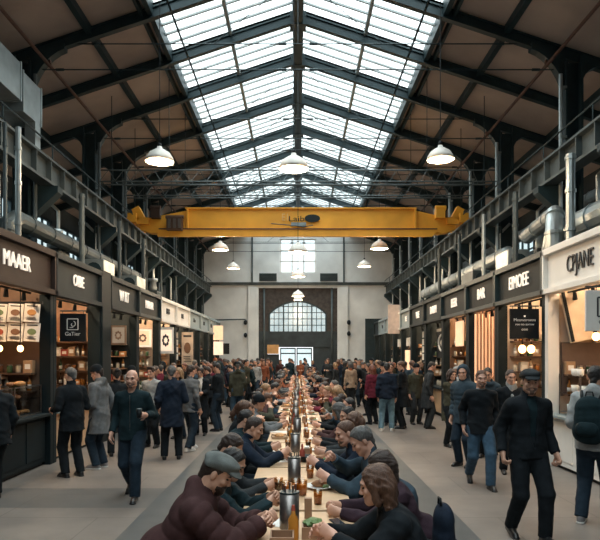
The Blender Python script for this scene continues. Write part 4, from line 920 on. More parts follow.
def make(sp, name='person'):
    g = sp.get; S = g('h', 1.76)/1.76; fem = g('fem', False); seat = g('seat', False); vox = g('vox', .016); fine_h = g('fine', None); hero = vox < .011
    lean = R(g('lean', 28 if seat else 2)); side = R(g('side', 0))
    P = V3(*g('pel', (0, 0, .545 if seat else .93)))
    u = nrm(V3(math.sin(side), math.sin(lean)*math.cos(side), math.cos(lean)*math.cos(side))); tw = R(g('twist', 0)); lat = V3(math.cos(tw), math.sin(tw), 0); lat = nrm(lat-u*(lat@u)); fw = np.cross(u, lat)
    latp = V3(1, 0, 0); ub = nrm(u+V3(0, 0, .6)) if seat else u
    sw = .145 if fem else .165; Cc = P+u*.30; N = P+u*.505+fw*.0; Sh = [P+u*.432+lat*s*(sw+.004) for s in (-1, 1)]
    hp, hy, hr = R(g('hp', 12)), R(g('hy', 0)), R(g('hroll', 0))
    # head frame: columns are right, forward, up
    neckdir = nrm(u*.75+V3(0, 0, .6)+fw*.18); Hc = N+neckdir*.155+fw*.015
    M = np.array(Matrix.Rotation(tw+hy, 3, 'Z') @ Matrix.Rotation(-hp, 3, 'X') @ Matrix.Rotation(hr, 3, 'Y'))
    hd = lambda x, y, z: Hc+M @ V3(x, y, z)
    hips = [P+latp*s*.088-V3(0, 0, .02) for s in (-1, 1)]
    dl = (-.225, .05, .845), (.225, .05, .845)
    hands = [V3(*g('lh', dl[0])), V3(*g('rh', dl[1]))]
    df = ((-.12, .44, .09), (.12, .44, .09)) if seat else ((-.11, 0, .09), (.11, 0, .09))
    feet = [V3(*g('lf', df[0])), V3(*g('rf', df[1]))]
    la, lf_ = (.27, .245) if fem else (.29, .26); arms = []; legs = []
    for i, s in enumerate((-1, 1)):
        hint = V3(*g('eh' + 'lr'[i], (s*.65, -.6, -.5) if seat else (s*.22, -1, -.25))); e, w_ = ik(Sh[i], hands[i], la, lf_, hint); arms.append((Sh[i], e, w_))
        kh = V3(s*.06, 1, .15); k_, a_ = ik(hips[i], feet[i], .43, .425, kh); legs.append((hips[i], k_, a_))
    fd = [R(g('lfd', -6)), R(g('rfd', 6))]; toe = [g('lt', 0), g('rt', 0)]
    # ---- body
    B = []; bw = .93 if fem else 1.
    B += [cone(P-V3(0, 0, .02), P+u*.12, .138, .122*bw, .03, fw, .70), cone(P+u*.12, Cc+u*.05, .125*bw, .148*bw, .04, fw, .68), cone(Cc+u*.02-lat*.05, Cc+u*.02+lat*.05, .11, .11, .03, fw, .8)]
    B += [cone(P+u*.425-lat*(sw-.05), P+u*.425+lat*(sw-.05), .05, .05, .04), cone(N-u*.05, N-lat*.10-u*.075, .042, .035, .03), cone(N-u*.05, N+lat*.10-u*.075, .042, .035, .03)]
    nr = .048 if fem else .057; B.append(cone(N-u*.05, Hc-M@V3(0, .02, .04), nr+.006, nr, .03))
    head = [ell(hd(0, -.012, .033), (.073, .092, .083), M, .02), ell(hd(0, .022, -.035), (.057, .066, .078), M, .03), ell(hd(0, .062, -.088), (.026, .024, .022), M, .025),
            cone(hd(-.045, .02, -.062), hd(-.015, .065, -.088), .02, .016, .03), cone(hd(.045, .02, -.062), hd(.015, .065, -.088), .02, .016, .03),
            ell(hd(0, .074, .028), (.05, .016, .012), M, .02)]
    if vox < .013:
        head += [cone(hd(0, .080, .016), hd(0, .101, -.026), .008, .0125, .012), ell(hd(-.012, .095, -.031), (.009, .009, .008), M, .008), ell(hd(.012, .095, -.031), (.009, .009, .008), M, .008),
                 ell(hd(-.034, .098, .006), (.017, .016, .010), M, .014, 's'), ell(hd(.034, .098, .006), (.017, .016, .010), M, .014, 's'),
                 ell(hd(-.04, .066, -.02), (.02, .018, .016), M, .02), ell(hd(.04, .066, -.02), (.02, .018, .016), M, .02),
                 ell(hd(0, .084, -.055), (.022, .010, .006), M, .007), ell(hd(0, .082, -.066), (.019, .010, .007), M, .007)]
    else: head += [cone(hd(0, .08, .016), hd(0, .105, -.024), .010, .015, .012), ell(hd(-.034, .1, .006), (.018, .018, .012), M, .014, 's'), ell(hd(.034, .1, .006), (.018, .018, .012), M, .014, 's')]
    for s in (-1, 1): head += [ell(hd(s*.076, -.008, -.005), (.010, .019, .031), M, .01)]
    for i, s in enumerate((-1, 1)):
        a, e, w_ = arms[i]; B += [cone(a, a+(e-a)*.4, .044, .042, .02), cone(a+(e-a)*.4, e, .042, .033, .015), cone(e, e+(w_-e)*.35, .036, .036, .015), cone(e+(w_-e)*.35, w_, .040, .026, .02)]
        # hand
        h_ = nrm(w_-e); hh = g('hd'+'lr'[i]); h_ = nrm(V3(*hh)) if hh else h_
        pn = V3(*g('pn'+'lr'[i], (-s, .1, 0))); pn = nrm(pn-h_*(pn@h_)); lt = np.cross(h_, pn)*(-s)      # palm normal, thumb side
        fr = .0088 if vox < .011 else (.0105 if vox < .014 else .012); cu = g('curl'+'lr'[i], g('curl', .4))
        B.append(cone(w_, w_+h_*.03, .026, .030, .02, pn, .75)); B.append(cone(w_+h_*.025, w_+h_*.078, .036, .040, .015, pn, .42))
        for f in range(4):
            o = (f-1.5)*.0205; b0 = w_+h_*.085-lt*o; ln = (.043, .048, .045, .036)[f]; d1 = nrm(h_*math.cos(cu)+pn*math.sin(cu)-lt*o*1.6); d2 = nrm(h_*math.cos(cu*2.2)+pn*math.sin(cu*2.2)); d3 = nrm(h_*math.cos(cu*3)+pn*math.sin(cu*3))
            B += [cone(b0, b0+d1*ln, fr*1.08, fr, .006), cone(b0+d1*ln, b0+d1*ln+d2*ln*.62, fr, fr*.93, .004), cone(b0+d1*ln+d2*ln*.62, b0+d1*ln+d2*ln*.62+d3*ln*.45, fr*.93, fr*.82, .004)]
        t0 = w_+h_*.025+lt*.028; t1 = t0+nrm(lt*.75+h_*.7+pn*.35)*.04; t2 = t1+nrm(lt*.25+h_*.9+pn*.5)*.034
        B += [cone(t0-lt*.01, t1, fr*1.45, fr*1.2, .012), cone(t1, t2, fr*1.15, fr*.9, .005)]
    for i, s in enumerate((-1, 1)):
        a, k_, f_ = legs[i]; B += [cone(a, k_, .074, .043, .03), cone(k_, k_+(f_-k_)*.35-V3(0, .006, 0), .044, .048, .02), cone(k_+(f_-k_)*.35-V3(0, .006, 0), f_, .048, .032, .02)]
        if seat: B.append(cone(a-V3(0, .03, 0), a+(k_-a)*.3, .075, .078, .04))
        fx = V3(math.sin(fd[i]), math.cos(fd[i]), 0); fx, fu = nrm(fx-V3(0, 0, toe[i])), nrm(V3(0, 0, 1)+fx*toe[i]); B += [cone(f_, f_-fu*.04+fx*.03, .030, .028, .01), cone(f_-fu*.05+fx*.02, f_-fu*.058+fx*.11, .026, .022, .01)]
    fine = None
    if fine_h: fine = [(Hc[q]-.16, Hc[q]+.16, fine_h) for q in range(3)]
    body = sdf(name, B+head, vox, SKIN[g('skin', 0)], None, fine)
    # ---- trousers or skirt, shoes
    tc_ = CL[g('tc', 'black')]; T = [cone(P+u*.04, P-V3(0, 0, .05), .160, .162, .04, V3(0, 1, 0), .80)]+([cone(P+V3(-.06, -.02, -.01), P+V3(.06, -.02, -.01), .125, .125, .03)] if seat else []); flare = g('flare', 1.)
    for i, s in enumerate((-1, 1)):
        a, k_, f_ = legs[i]; kk = k_+(f_-k_)*.06; T += [cone(a, kk, .106 if not fem else .102, .080, .03), cone(kk, f_+(f_-k_)*.07, .078*flare, .066*flare, .02, cut=1.0)]
    tr = sdf('trousers', T, vox, tc_, body, None, amp=.0035, seed=g('seed', 1), freq=1.1)
    shm = SHOE[g('shoe', 'black')]
    for i, s in enumerate((-1, 1)):
        k_, f_ = legs[i][1:]; fx = V3(math.sin(fd[i]), math.cos(fd[i]), 0); lift = f_[2]-.09; pit = toe[i]
        up = V3(0, 0, 1); ax_ = nrm(fx-up*pit); un = nrm(up+fx*pit); sw_ = np.cross(ax_, un)
        q = [cone(f_-un*.045-ax_*.035, f_-un*.052+ax_*.13, .042, .034, .02, sw_, .95), cone(f_+un*.01, f_-un*.04+ax_*.02, .046, .044, .02), cone(f_-un*.072-ax_*.045, f_-un*.074+ax_*.155, .036, .036, .008)]
        base = f_-un*.09
        s_ = sdf('shoe', q, min(vox, .012), shm, body, None, cuts=[(-un, base)])
        if g('shoe') in ('white', 'grey') or hero:
            sdf('shoe_sole', [cone(base+un*.012-ax_*.045, base+un*.012+ax_*.155, .043, .042, .01, sw_, 1.)], .008, SHOE['white'] if g('shoe') in ('white', 'grey') else SHOE['black'], s_, None, cuts=[(un, base+un*.022), (-un, base+un*.0)])
    # ---- jacket
    jc = CL[g('jc', 'black')]; th = g('th', .018); puff = g('puff', 0); J = []
    jl = g('jl', .12)
    J += [cone(P, P+u*.13, .150*bw+th, .136*bw+th, .05, fw, .76), cone(P+u*.12, Cc+u*.05, .135*bw+th, .152*bw+th, .05, fw, .72, puff=puff), cone(Cc+u*.02-lat*.05, Cc+u*.02+lat*.05, .112+th, .112+th, .035, fw, .82),
          cone(P+u*.415-lat*(sw-.055), P+u*.415+lat*(sw-.055), .058+th, .058+th, .03), cone(N-u*.055, N-lat*.11-u*.085, .048+th*.5, .040+th, .03), cone(N-u*.055, N+lat*.11-u*.085, .048+th*.5, .040+th, .03)]
    if seat: J += [cone(P+V3(0, -.01, -.03), P+V3(0, -.01, .05), .162+th, .160+th, .04, V3(0, 1, 0), .9)]
    else: J += [cone(P, P-V3(0, 0, jl), .152+th, .158+th+jl*.10, .05, fw, .78, cut=1.0)]
    for i, s in enumerate((-1, 1)):
        a, e, w_ = arms[i]; J += [cone(a-u*.01, e, .050+th, .045+th*.7, .022, puff=puff), cone(e, w_, .045+th*.7, .035+th*.45, .02, puff=puff, cut=.97)]
    col_ = g('collar', .03)
    if col_:
        J.append(cone(N-u*.05-fw*.005, N+neckdir*(.035+col_), .07, .066, .02, fw, .95, cut=1.)); J.append(cone(N-u*.03+fw*.01, N+neckdir*(.09+col_), .055, .056, .008, op='s'))
    if g('hood'): J += [cone(N-fw*.07-u*.03-lat*.07, N-fw*.085+u*.02, .045, .052, .04), cone(N-fw*.085+u*.02, N-fw*.07-u*.03+lat*.07, .052, .045, .04)]
    if g('open'):
        wv = g('open'); nk = N+fw*.10
        for q in range(7):
            t = q/6; J.append(ell(N+fw*(.10+.03*math.sin(t*3))-u*(.02+.42*t), (wv*(1-.55*t) if not g('openw') else wv, .075, .07), None if abs(tw) > 9 else np.stack([lat, fw, u], 1), .012, 's'))
    cuts = [] if not seat else [(V3(0, 0, -1), V3(0, 0, .455))]
    jk = sdf(g('jname', 'jacket'), J, vox, jc, body, None, cuts=cuts, amp=g('amp', .0075 if not puff else .002), seed=g('seed', 1))
    if g('open') or g('shirt'):
        Q = [cone(P-u*.0, Cc+u*.05, .144*bw, .156*bw, .04, fw, .73), cone(Cc+u*.02-lat*.05, Cc+u*.02+lat*.05, .119, .119, .035, fw, .82), cone(P+u*.42-lat*(sw-.06), P+u*.42+lat*(sw-.06), .062, .062, .03), cone(N-u*.06, N+neckdir*.02, .066, .064, .02, cut=1.)]
        sdf('shirt', Q, vox, CL[g('shirt', 'white')], body, None, amp=.002)
    if hero and g('zip'):
        z = [cone(Cc+fw*(.148*.72+th+.006)+u*.15, P+fw*(.155*.76+th+.004)-u*.10, .004, .004)]
        sdf('zip', z, .004, chrome, jk)
    if g('scarf'):
        Q = [cone(N-u*.03+V3(0, 0, 0)-lat*.02, N+neckdir*.045, .088, .078, .02), cone(N+fw*.06-u*.02, N+fw*.09-u*.16, .035, .04, .03)]
        sdf('scarf', Q, vox, CL[g('scarf')], body, None, amp=.006)
    # ---- hair, hats, beard, eyes
    hv = min(vox, .010) if not fine_h else .006; hs = g('hair', 'short'); hc = HAIR[g('hc', 'dark brown')]
    fplane = lambda y, z, ny, nz_: (M@nrm(V3(0, ny, nz_)), hd(0, y, z))
    if hs != 'bald':
        Q = [ell(hd(0, -.016, .038), (.0805, .098, .0875), M, .02), cone(hd(0, -.06, .0), hd(0, -.07, -.055), .052, .038, .03)]
        cut_ = [fplane(.028, .028, 1., -.62)] ; sub = [cone(hd(0, .085, .0), hd(0, .10, -.04), .062, .07, .01, op='s'), ell(hd(-.085, -.004, -.012), (.022, .022, .030), M, .008, 's'), ell(hd(.085, -.004, -.012), (.022, .022, .030), M, .008, 's')]
        if hs == 'buzz': Q = [ell(hd(0, -.014, .036), (.0765, .0955, .0855), M, .02)]
        if hs == 'quiff': Q += [cone(hd(-.03, .055, .10), hd(.03, .055, .10), .032, .032, .03)]; cut_ = []
        if hs in ('long', 'bob', 'bun', 'pony'):
            cut_ = []; Q[0] = ell(hd(0, -.018, .036), (.089, .104, .093), M, .02); sub = [cone(hd(0, .10, .02), hd(0, .10, -.07), .058, .062, .012, op='s')]
            if hs in ('long', 'bob'):
                Lh = .24 if hs == 'long' else .12; dn = nrm(V3(0, 0, -1)*.75-u*.5); bt = hd(0, -.06, -.02)
                Q += [cone(bt-M@V3(.045, 0, 0), bt-M@V3(.05, .0, 0)+dn*Lh, .055, .04, .03), cone(bt+M@V3(.045, 0, 0), bt+M@V3(.05, .0, 0)+dn*Lh, .055, .04, .03), cone(bt, bt+dn*(Lh+.03), .065, .045, .03),
                      cone(hd(-.075, .02, .03), hd(-.078, .015, -.09), .024, .026, .02), cone(hd(.075, .02, .03), hd(.078, .015, -.09), .024, .026, .02)]
            if hs == 'bun': Q += [ell(hd(0, -.11, .07), (.045, .045, .045), M, .02)]
            if hs == 'pony': Q += [cone(hd(0, -.11, .03), hd(0, -.15, -.1), .03, .035, .02), cone(hd(0, -.15, -.1), hd(0, -.13, -.2), .035, .012, .02)]
        else: Q += []
        if g('hat') and hs in ('short', 'quiff', 'buzz'): cut_ = cut_+[(M@V3(0, 0, 1), hd(0, 0, .05))]
        sdf('hair', Q+sub, hv, hc, body, None, cuts=cut_, amp=.0045 if hs != 'buzz' else .0008, seed=g('seed', 1), freq=2.6)
    if g('hat') == 'flat':
        Q = [ell(hd(0, -.010, .070), (.090, .116, .056), M, .02), ell(hd(0, .02, .092), (.080, .092, .034), M, .03), cone(hd(-.055, -.06, .045), hd(.055, -.06, .045), .038, .038, .03)]
        ct = sdf('flat_cap', Q, hv, CL[g('hatc', 'tweed grey')], body, None, cuts=[(M@nrm(V3(0, .18, -1)), hd(0, .0, .040))], amp=.0015, freq=2)
        sdf('cap_peak', [ell(hd(0, .095, .050), (.072, .058, .010), M, .01), ell(hd(0, .085, .058), (.07, .05, .02), M, .01)], hv, CL[g('hatc', 'tweed grey')], ct)
    if g('hat') == 'beanie':
        Q = [ell(hd(0, -.012, .05), (.086, .103, .096), M, .02), cone(hd(0, -.01, .035), hd(0, -.014, .06), .093, .09, .01)]
        sdf('beanie', Q, hv, CL[g('hatc', 'black')], body, None, cuts=[(M@nrm(V3(0, .25, -1)), hd(0, .0, .022))], amp=.0015, freq=3)
    if g('hat') == 'hood':
        Q = [ell(hd(0, -.03, .02), (.105, .12, .125), M, .03), cone(hd(0, -.06, -.05), N-fw*.03, .09, .10, .04)]
        sdf('hood', Q+[cone(hd(0, .06, .01), hd(0, .16, -.01), .078, .09, .015, op='s')], hv, jc, body, None, amp=.003, freq=1.5)
    if g('beard'):
        bt_ = .0 if g('beard') != 'stubble' else -.005
        Q = [ell(hd(0, .024, -.045), (.066+bt_, .075+bt_, .079+bt_), M, .03), ell(hd(0, .067, -.092), (.034+bt_, .032+bt_, .031+bt_), M, .025), cone(hd(-.025, .078, -.043), hd(.025, .078, -.043), .014+bt_/2, .014+bt_/2, .01)]
        sub = [ell(hd(0, .098, -.058), (.02, .016, .007), M, .006, 's'), cone(hd(-.05, .06, .0), hd(.05, .06, .0), .052, .052, .012, op='s'), cone(hd(0, .1, -.022), hd(0, .12, -.028), .016, .016, .006, op='s')]
        sdf('beard', Q+sub, hv, STUB if g('beard') == 'stubble' else hc, body, None, cuts=[(M@nrm(V3(0, -1, .1)), hd(0, -.005, 0)), (M@nrm(V3(0, -.5, -1)), hd(0, 0, -.135)), (M@nrm(V3(0, -.45, 1)), hd(0, .08, -.030))], amp=.0015, freq=3)
    if vox < .0135:
        for s in (-1, 1):
            sdf('eye', [ell(hd(s*.033, .077, .006), (.0105, .0125, .0065), M)], .0035, eyem, body)
            sdf('eyebrow', [cone(hd(s*.018, .091, .026), hd(s*.036, .088, .031), .0045, .005, .01), cone(hd(s*.036, .088, .031), hd(s*.052, .076, .027), .005, .003, .01)], .0035, hc if g('hc') != 'grey' else HAIR['dark brown'], body)
    if g('glasses'):
        Q = []
        for s in (-1, 1):
            pts = [hd(s*.034+.024*math.cos(a), .1, .005+.018*math.sin(a)) for a in np.linspace(0, 2*math.pi, 9)]; Q += [cone(p_, q_, .003, .003, .002) for p_, q_ in zip(pts[:-1], pts[1:])]
            Q.append(cone(hd(s*.058, .098, .008), hd(s*.08, .0, .008), .003, .003, .002))
        Q.append(cone(hd(-.01, .102, .008), hd(.01, .102, .008), .003, .003, .002)); sdf('glasses', Q, .004, black, body)
    if S != 1: body.scale = (S, S, S)
    J_ = {'hands': [a[2] for a in arms], 'N': N, 'u': u, 'fw': fw, 'lat': lat, 'Hc': Hc, 'S': S, 'P': P, 'hd': [nrm(a[2]-a[1]) for a in arms]}
    return body, J_
def place(b, x, y, rz, lab, group=None, z=0):
    b.location = (x, y, z); b.rotation_euler = (0, 0, R(rz)); tag(b, lab, 'person', group); return b
def wpt(b, J, p):       # local point of a figure to world
    a = b.rotation_euler.z; p = np.array(p)*J['S']; return V3(b.location.x+p[0]*math.cos(a)-p[1]*math.sin(a), b.location.y+p[0]*math.sin(a)+p[1]*math.cos(a), b.location.z+p[2])
# ================================================================ the people in the hall
H = dict(vox=.0085, fine=.0045)
def who(sp, x, y, rz, lab): b, J = make(sp); place(b, x, y, rz, lab); return b, J
SX = .90
def sit(sp, s, y, lab, dx=0):
    d = dict(seat=True, lh=(-.10, .60, .81), rh=(.12, .60, .81), lean=30, hp=28); d.update(sp); return who(d, s*SX+dx, y, -90 if s < 0 else 90, lab)
# near diners, brown-sign side (they face +x)
sit(dict(H, hat='flat', hatc='tweed grey', hair='short', hc='dark brown', beard=1, jc='maroon brown', tc='black', puff=.085, th=.034, hood=1, hp=30, hy=-4, lean=30, lh=(-.02, .60, .82), rh=(.06, .62, .82), curl=.6, seed=2, h=1.84), -1, 3.98, 'man in a grey tweed flat cap and maroon puffer coat leaning on the table', .02)
sit(dict(H, hair='short', hc='black', jc='dark teal', tc='black', th=.026, hp=30, hy=-12, lean=31, lh=(-.06, .62, .84), rh=(.06, .62, .83), curl=.6, skin=1, seed=3), -1, 4.62, 'black-haired man in a dark teal jacket seated behind the flat-cap man', .06)
sit(dict(H, hair='short', hc='dark brown', jc='charcoal', tc='black', th=.03, hood=1, hp=38, lean=26, seed=4, lh=(-.1, .6, .80)), -1, 5.30, 'dark-haired diner bowed low in charcoal, third along the brown-sign bench', .02)
sit(dict(H, hair='short', hc='dark brown', jc='navy', tc='dark denim', th=.03, hp=22, hy=-8, lean=26, seed=5, rh=(.10, .60, .86)), -1, 6.72, 'bearded man in a navy jacket eating beside the amber glass', .12)
sit(dict(vox=.012, fine=.007, hair='short', hc='black', jc='dark teal', tc='black', th=.03, hp=18, lean=24, seed=6), -1, 7.5, 'black-haired person in dark teal behind the navy-jacket man', -.02)
# near diners, white-stall side (they face -x)
sit(dict(H, fem=1, hair='bob', hc='brown', jc='black', tc='black', th=.03, hp=14, hy=-6, lean=27, seed=7, h=1.78, collar=.02, rh=(.10, .60, .82), lh=(-.06, .56, .83), skin=2), 1, 3.72, 'brown-haired woman in a black jacket at the nearest place, seen in profile', -.11)
sit(dict(H, fem=1, hair='bob', hc='dark brown', jc='purple brown', tc='black', th=.03, hp=30, hy=18, lean=25, seed=8, h=1.72, curl=1.), 1, 4.50, 'person with dark brown hair in a purple-brown jacket behind the black-jacket woman', .0)
sit(dict(H, hair='short', hc='grey', jc='slate blue', tc='dark denim', th=.03, hp=34, hy=10, lean=28, seed=9, h=1.84, lh=(-.1, .60, .82), rh=(.16, .55, .95), curlr=1.2, skin=2), 1, 5.42, 'man with greying hair in a slate blue jacket looking down at his plate', -.0)
sit(dict(H, hair='buzz', hc='brown', beard='stubble', jc='navy', tc='black', th=.03, hp=16, hy=16, lean=30, seed=10, h=1.84, lh=(-.1, .60, .84), skin=2), 1, 6.02, 'balding man in a navy jacket talking across the table', -.08)
sit(dict(vox=.012, fine=.007, fem=1, hair='long', hc='brown', jc='charcoal', tc='black', th=.03, hp=16, hy=10, lean=22, seed=11), 1, 7.1, 'long brown-haired woman in charcoal behind the balding man', .02)
sit(dict(vox=.012, fine=.007, hair='short', hc='black', jc='black', tc='black', th=.03, hp=10, hy=20, lean=22, seed=12), 1, 7.85, 'black-haired man in black behind the long-haired woman', .0)
# walkers and queuers, brown-sign aisle
walk = dict(lf=(-.09, .24, .09), rf=(.10, -.26, .16), rt=.55, pel=(0, 0, .905), hp=6)
b, J = who(dict(H, **walk, beard='stubble', hair='bald', hc='dark brown', jc='dark teal', tc='dark denim', zip=1, h=1.83, lh=(-.22, .19, 1.10), rh=(.25, .10, .86), curll=1.15, pnl=(1, .1, 0), seed=13, skin=2, jl=.15, th=.022), -2.27, 8.25, 180, 'bald bearded man in a dark teal jacket walking with a dark cup')
b.children  # parts carry the clothes
hp_ = wpt(b, J, J['hands'][0]+J['hd'][0]*.085+V3(.045, .02, .015)); c_ = empty('takeaway_cup', tuple(hp_-V3(0, 0, .05)), 'dark takeaway cup in the hand of the bald bearded man', 'cup')
MB().lathe([(.028, 0), (.038, .11), (0, .11)], 14).build('cup_body', black, c_, smooth=True); MB().lathe([(.040, .105), (.040, .118), (.03, .125), (0, .125)], 14).build('lid', steel2, c_, smooth=True)
who(dict(H, hair='short', hc='grey', jc='black', tc='black', jl=.20, th=.026, h=1.80, lh=(-.22, .22, 1.05), rh=(.22, .28, 1.08), hp=14, hy=10, shoe='black', seed=14, lf=(-.1, .02, .09), rf=(.12, -.03, .09)), -3.62, 9.62, 48, 'grey-haired man in a black jacket at the brown stall counter')
who(dict(H, hair='short', hat='beanie', hatc='black', jc='grey', tc='dark denim', jl=.34, th=.03, hood=1, h=1.82, hp=18, hy=8, shoe='grey', seed=15, lh=(-.18, .25, 1.1), rh=(.25, .05, .9)), -3.42, 10.35, 75, 'person in a black cap and long grey parka queuing behind the black jacket')
who(dict(vox=.012, hair='short', hc='black', jc='black', tc='black', h=1.78, seed=16, rf=(.1, .15, .09), **{'jl': .18}), -4.03, 8.02, 60, 'person in black trousers and black shoes cut off at the brown stall counter')
who(dict(vox=.012, fine=.008, hair='bun', fem=1, hc='black', jc='black', tc='black', jl=.3, h=1.74, seed=17), -3.5, 11.6, 20, 'dark-haired person in black at the OIBE stall, behind the grey parka')
who(dict(vox=.011, fine=.007, hair='short', hc='grey', jc='navy', tc='black', jl=.32, th=.036, h=1.80, seed=18, hp=16, lh=(-.24, .12, .95), rh=(.2, .25, 1.12), lf=(-.13, 0, .09), rf=(.13, .03, .09)), -2.36, 11.2, 10, 'grey-haired man in a long navy parka seen from behind')
who(dict(vox=.012, fine=.008, hair='short', hc='dark brown', jc='grey', tc='dark denim', jl=.15, h=1.80, seed=19, shoe='white', lf=(-.1, .2, .09), rf=(.1, -.15, .1)), -2.22, 12.25, -30, 'man in a light grey top and dark jeans beside the navy parka')
who(dict(vox=.012, fine=.008, hair='quiff', hc='dark brown', jc='light grey', tc='black', jl=.12, h=1.76, seed=20, hp=4), -3.08, 12.7, 165, 'young man in a light grey shirt facing the camera')
who(dict(vox=.012, fine=.008, fem=1, hair='pony', hc='dark brown', jc='black', tc='black', jl=.42, th=.026, open=.075, shirt='white', h=1.70, seed=21, lh=(-.12, .28, 1.08), rh=(.10, .28, 1.08), hp=22), -2.36, 14.6, 172, 'woman in an open long black coat over a white top looking at her phone')
ph = put('phone', phone, (-2.36, 14.27, 1.11), 'phone held by the woman in the open black coat', 'phone', None, 0, 1); ph.rotation_euler = (R(50), 0, R(180))
who(dict(vox=.012, fine=.008, hair='short', hc='black', jc='black', tc='dark denim', jl=.16, h=1.80, seed=22, hp=24, lh=(-.1, .30, 1.1), rh=(.12, .28, 1.12)), -2.04, 15.4, 75, 'man in a black jacket and blue-black jeans holding food, in profile')
who(dict(vox=.013, hair='short', hc='black', jc='navy', tc='dark denim', jl=.22, th=.036, lean=24, hp=40, h=1.76, seed=23, lh=(-.1, .35, 1.0), rh=(.12, .35, 1.0)), -1.92, 18.6, 50, 'person in a navy padded jacket bending forward beside the tables')
who(dict(vox=.013, fem=1, hair='long', hc='blond', jc='black', tc='dark denim', jl=.3, h=1.70, seed=24, hp=10), -2.75, 14.0, 150, 'fair-haired woman in a black coat behind the white-topped woman')
who(dict(vox=.013, hair='short', hc='brown', jc='olive', tc='black', jl=.25, h=1.80, seed=25, beard=1), -3.2, 15.4, 200, 'bearded man in an olive jacket by the W RT stall')
# white-stall aisle
walk2 = dict(lf=(-.10, .16, .09), rf=(.11, -.12, .12), rt=.3, pel=(0, 0, .92), hp=8)
who(dict(H, **walk2, hat='flat', hatc='charcoal', hair='short', hc='dark brown', beard='stubble', jc='black', tc='black', open=.05, shirt='dark teal', jl=.10, th=.026, h=1.86, hy=-14, seed=26, lh=(-.26, .08, .86), rh=(.26, .0, .87), collar=.035, skin=0, curl=.9), 2.44, 6.38, 186, 'man in a dark flat cap and black zip jacket striding up the aisle')
who(dict(H, **walk, hair='short', hc='brown', beard='stubble', jc='black', tc='denim blue', h=1.80, seed=27, jl=.14, th=.024, collar=0, shirt='light grey', skin=2, lh=(-.23, .10, .87), rh=(.24, -.02, .87)), 2.72, 8.95, 176, 'fair bearded man in a black sweater and blue jeans walking')
b, J = who(dict(H, hair='short', hc='black', jc='light grey', jname='hoodie', tc='dark denim', shoe='grey', hood=1, jl=.12, h=1.88, seed=28, hp=10, lh=(-.18, .2, 1.0), rh=(.22, .22, 1.02), th=.03, lf=(-.12, -.05, .09), rf=(.1, .12, .09)), 3.43, 6.95, -40, 'man in a light grey hoodie and dark jeans carrying a backpack')
def backpack(loc_, rz, lab, m_, sc_=1., straps=True):
    bk = sdf('backpack', [cone((0, 0, -.12), (0, 0, .10), .155, .135, .03, (0, 1, 0), .55), cone((-.05, .02, -.16), (.05, .02, -.16), .11, .11, .03, (0, 1, 0), .7)], .009, m_, None, amp=.004)
    sdf('front_pocket', [cone((-.04, -.085, -.11), (.04, -.085, -.11), .075, .075, .02, (0, 1, 0), .5)], .009, m_, bk, amp=.002)
    MB().tube([(-.04, .03, .22), (-.03, .03, .27), (.03, .03, .27), (.04, .03, .22)], .009, 6).build('carry_handle', black, bk, smooth=True)
    if straps:
        for s in (-1, 1): MB().tube([(s*.08, .06, .18), (s*.105, .13, .27), (s*.12, .24, .26), (s*.125, .32, .14), (s*.14, .31, -.02), (s*.15, .16, -.13), (s*.11, .05, -.17)], .017, 6).build('strap', black, bk, smooth=True)
    bk.location = loc_; bk.rotation_euler = (0, 0, rz); bk.scale = (sc_,)*3; tag(bk, lab, 'backpack'); return bk
pb = wpt(b, J, V3(0, -.215, 1.16)); backpack(tuple(pb), R(-40), 'dark teal backpack worn by the man in the grey hoodie', CL['dark teal'], 1.08)
bb = backpack((1.0, 4.12, .72), R(90), 'slate backpack propped on the bench behind the brown-haired woman', CL['navy'], .92, False)
who(dict(vox=.011, fine=.007, hair='short', hat='hood', hc='black', jc='slate blue', tc='dark denim', jl=.2, th=.036, puff=.08, h=1.82, seed=29, hp=10, hy=20), 2.92, 10.5, 130, 'man in a slate blue puffer with the hood up behind the black sweater')
who(dict(vox=.012, fine=.007, fem=1, hair='bob', hc='dark brown', jc='olive', tc='black', jl=.36, h=1.70, seed=30, lh=(.1, .22, 1.12), rh=(-.1, .24, 1.15)), 3.25, 12.8, 205, 'woman in a long olive coat with folded arms by the wooden slats')
who(dict(vox=.012, fine=.007, hair='short', hc='black', jc='slate blue', jname='hoodie', tc='black', hood=1, h=1.76, seed=31, hp=20, rh=(.03, .22, 1.42), curl=1.1), 3.62, 11.4, 150, 'man in a blue-grey hoodie lifting a hand to his mouth')
who(dict(vox=.012, fine=.007, hair='short', hc='dark brown', jc='black', tc='black', scarf='light grey', h=1.76, seed=32, jl=.2), 3.5, 9.9, 175, 'person muffled in a light scarf behind the flat-cap man')
who(dict(vox=.012, fine=.008, hair='short', hc='black', jc='navy', tc='pale denim', shoe='white', h=1.80, seed=33, jl=.1, th=.03, lf=(-.14, 0, .09), rf=(.12, .06, .09)), 2.28, 15.4, -10, 'man in a navy jacket, pale jeans and white trainers, back turned')
who(dict(vox=.013, fem=1, hair='long', hc='red', jc='burgundy', tc='black', jl=.16, th=.036, h=1.72, seed=34), 2.12, 16.9, 30, 'woman in a burgundy padded jacket and black trousers')
who(dict(vox=.013, hair='short', hc='brown', jc='black', tc='black', jl=.38, h=1.84, seed=35, hp=16, lh=(-.1, .28, 1.1)), 2.78, 15.9, 70, 'tall person in a long black coat facing the burgundy group')
who(dict(vox=.013, hair='short', hc='black', jc='dark teal', tc='dark denim', jl=.14, h=1.78, seed=36), 2.58, 16.7, 170, 'person in dark teal between the navy jacket and the long coat')
who(dict(vox=.013, fem=1, hair='bun', hc='brown', jc='charcoal', tc='black', jl=.3, h=1.68, seed=37, hp=12), 3.55, 13.6, 100, 'woman with a bun in charcoal at the BAR stall')
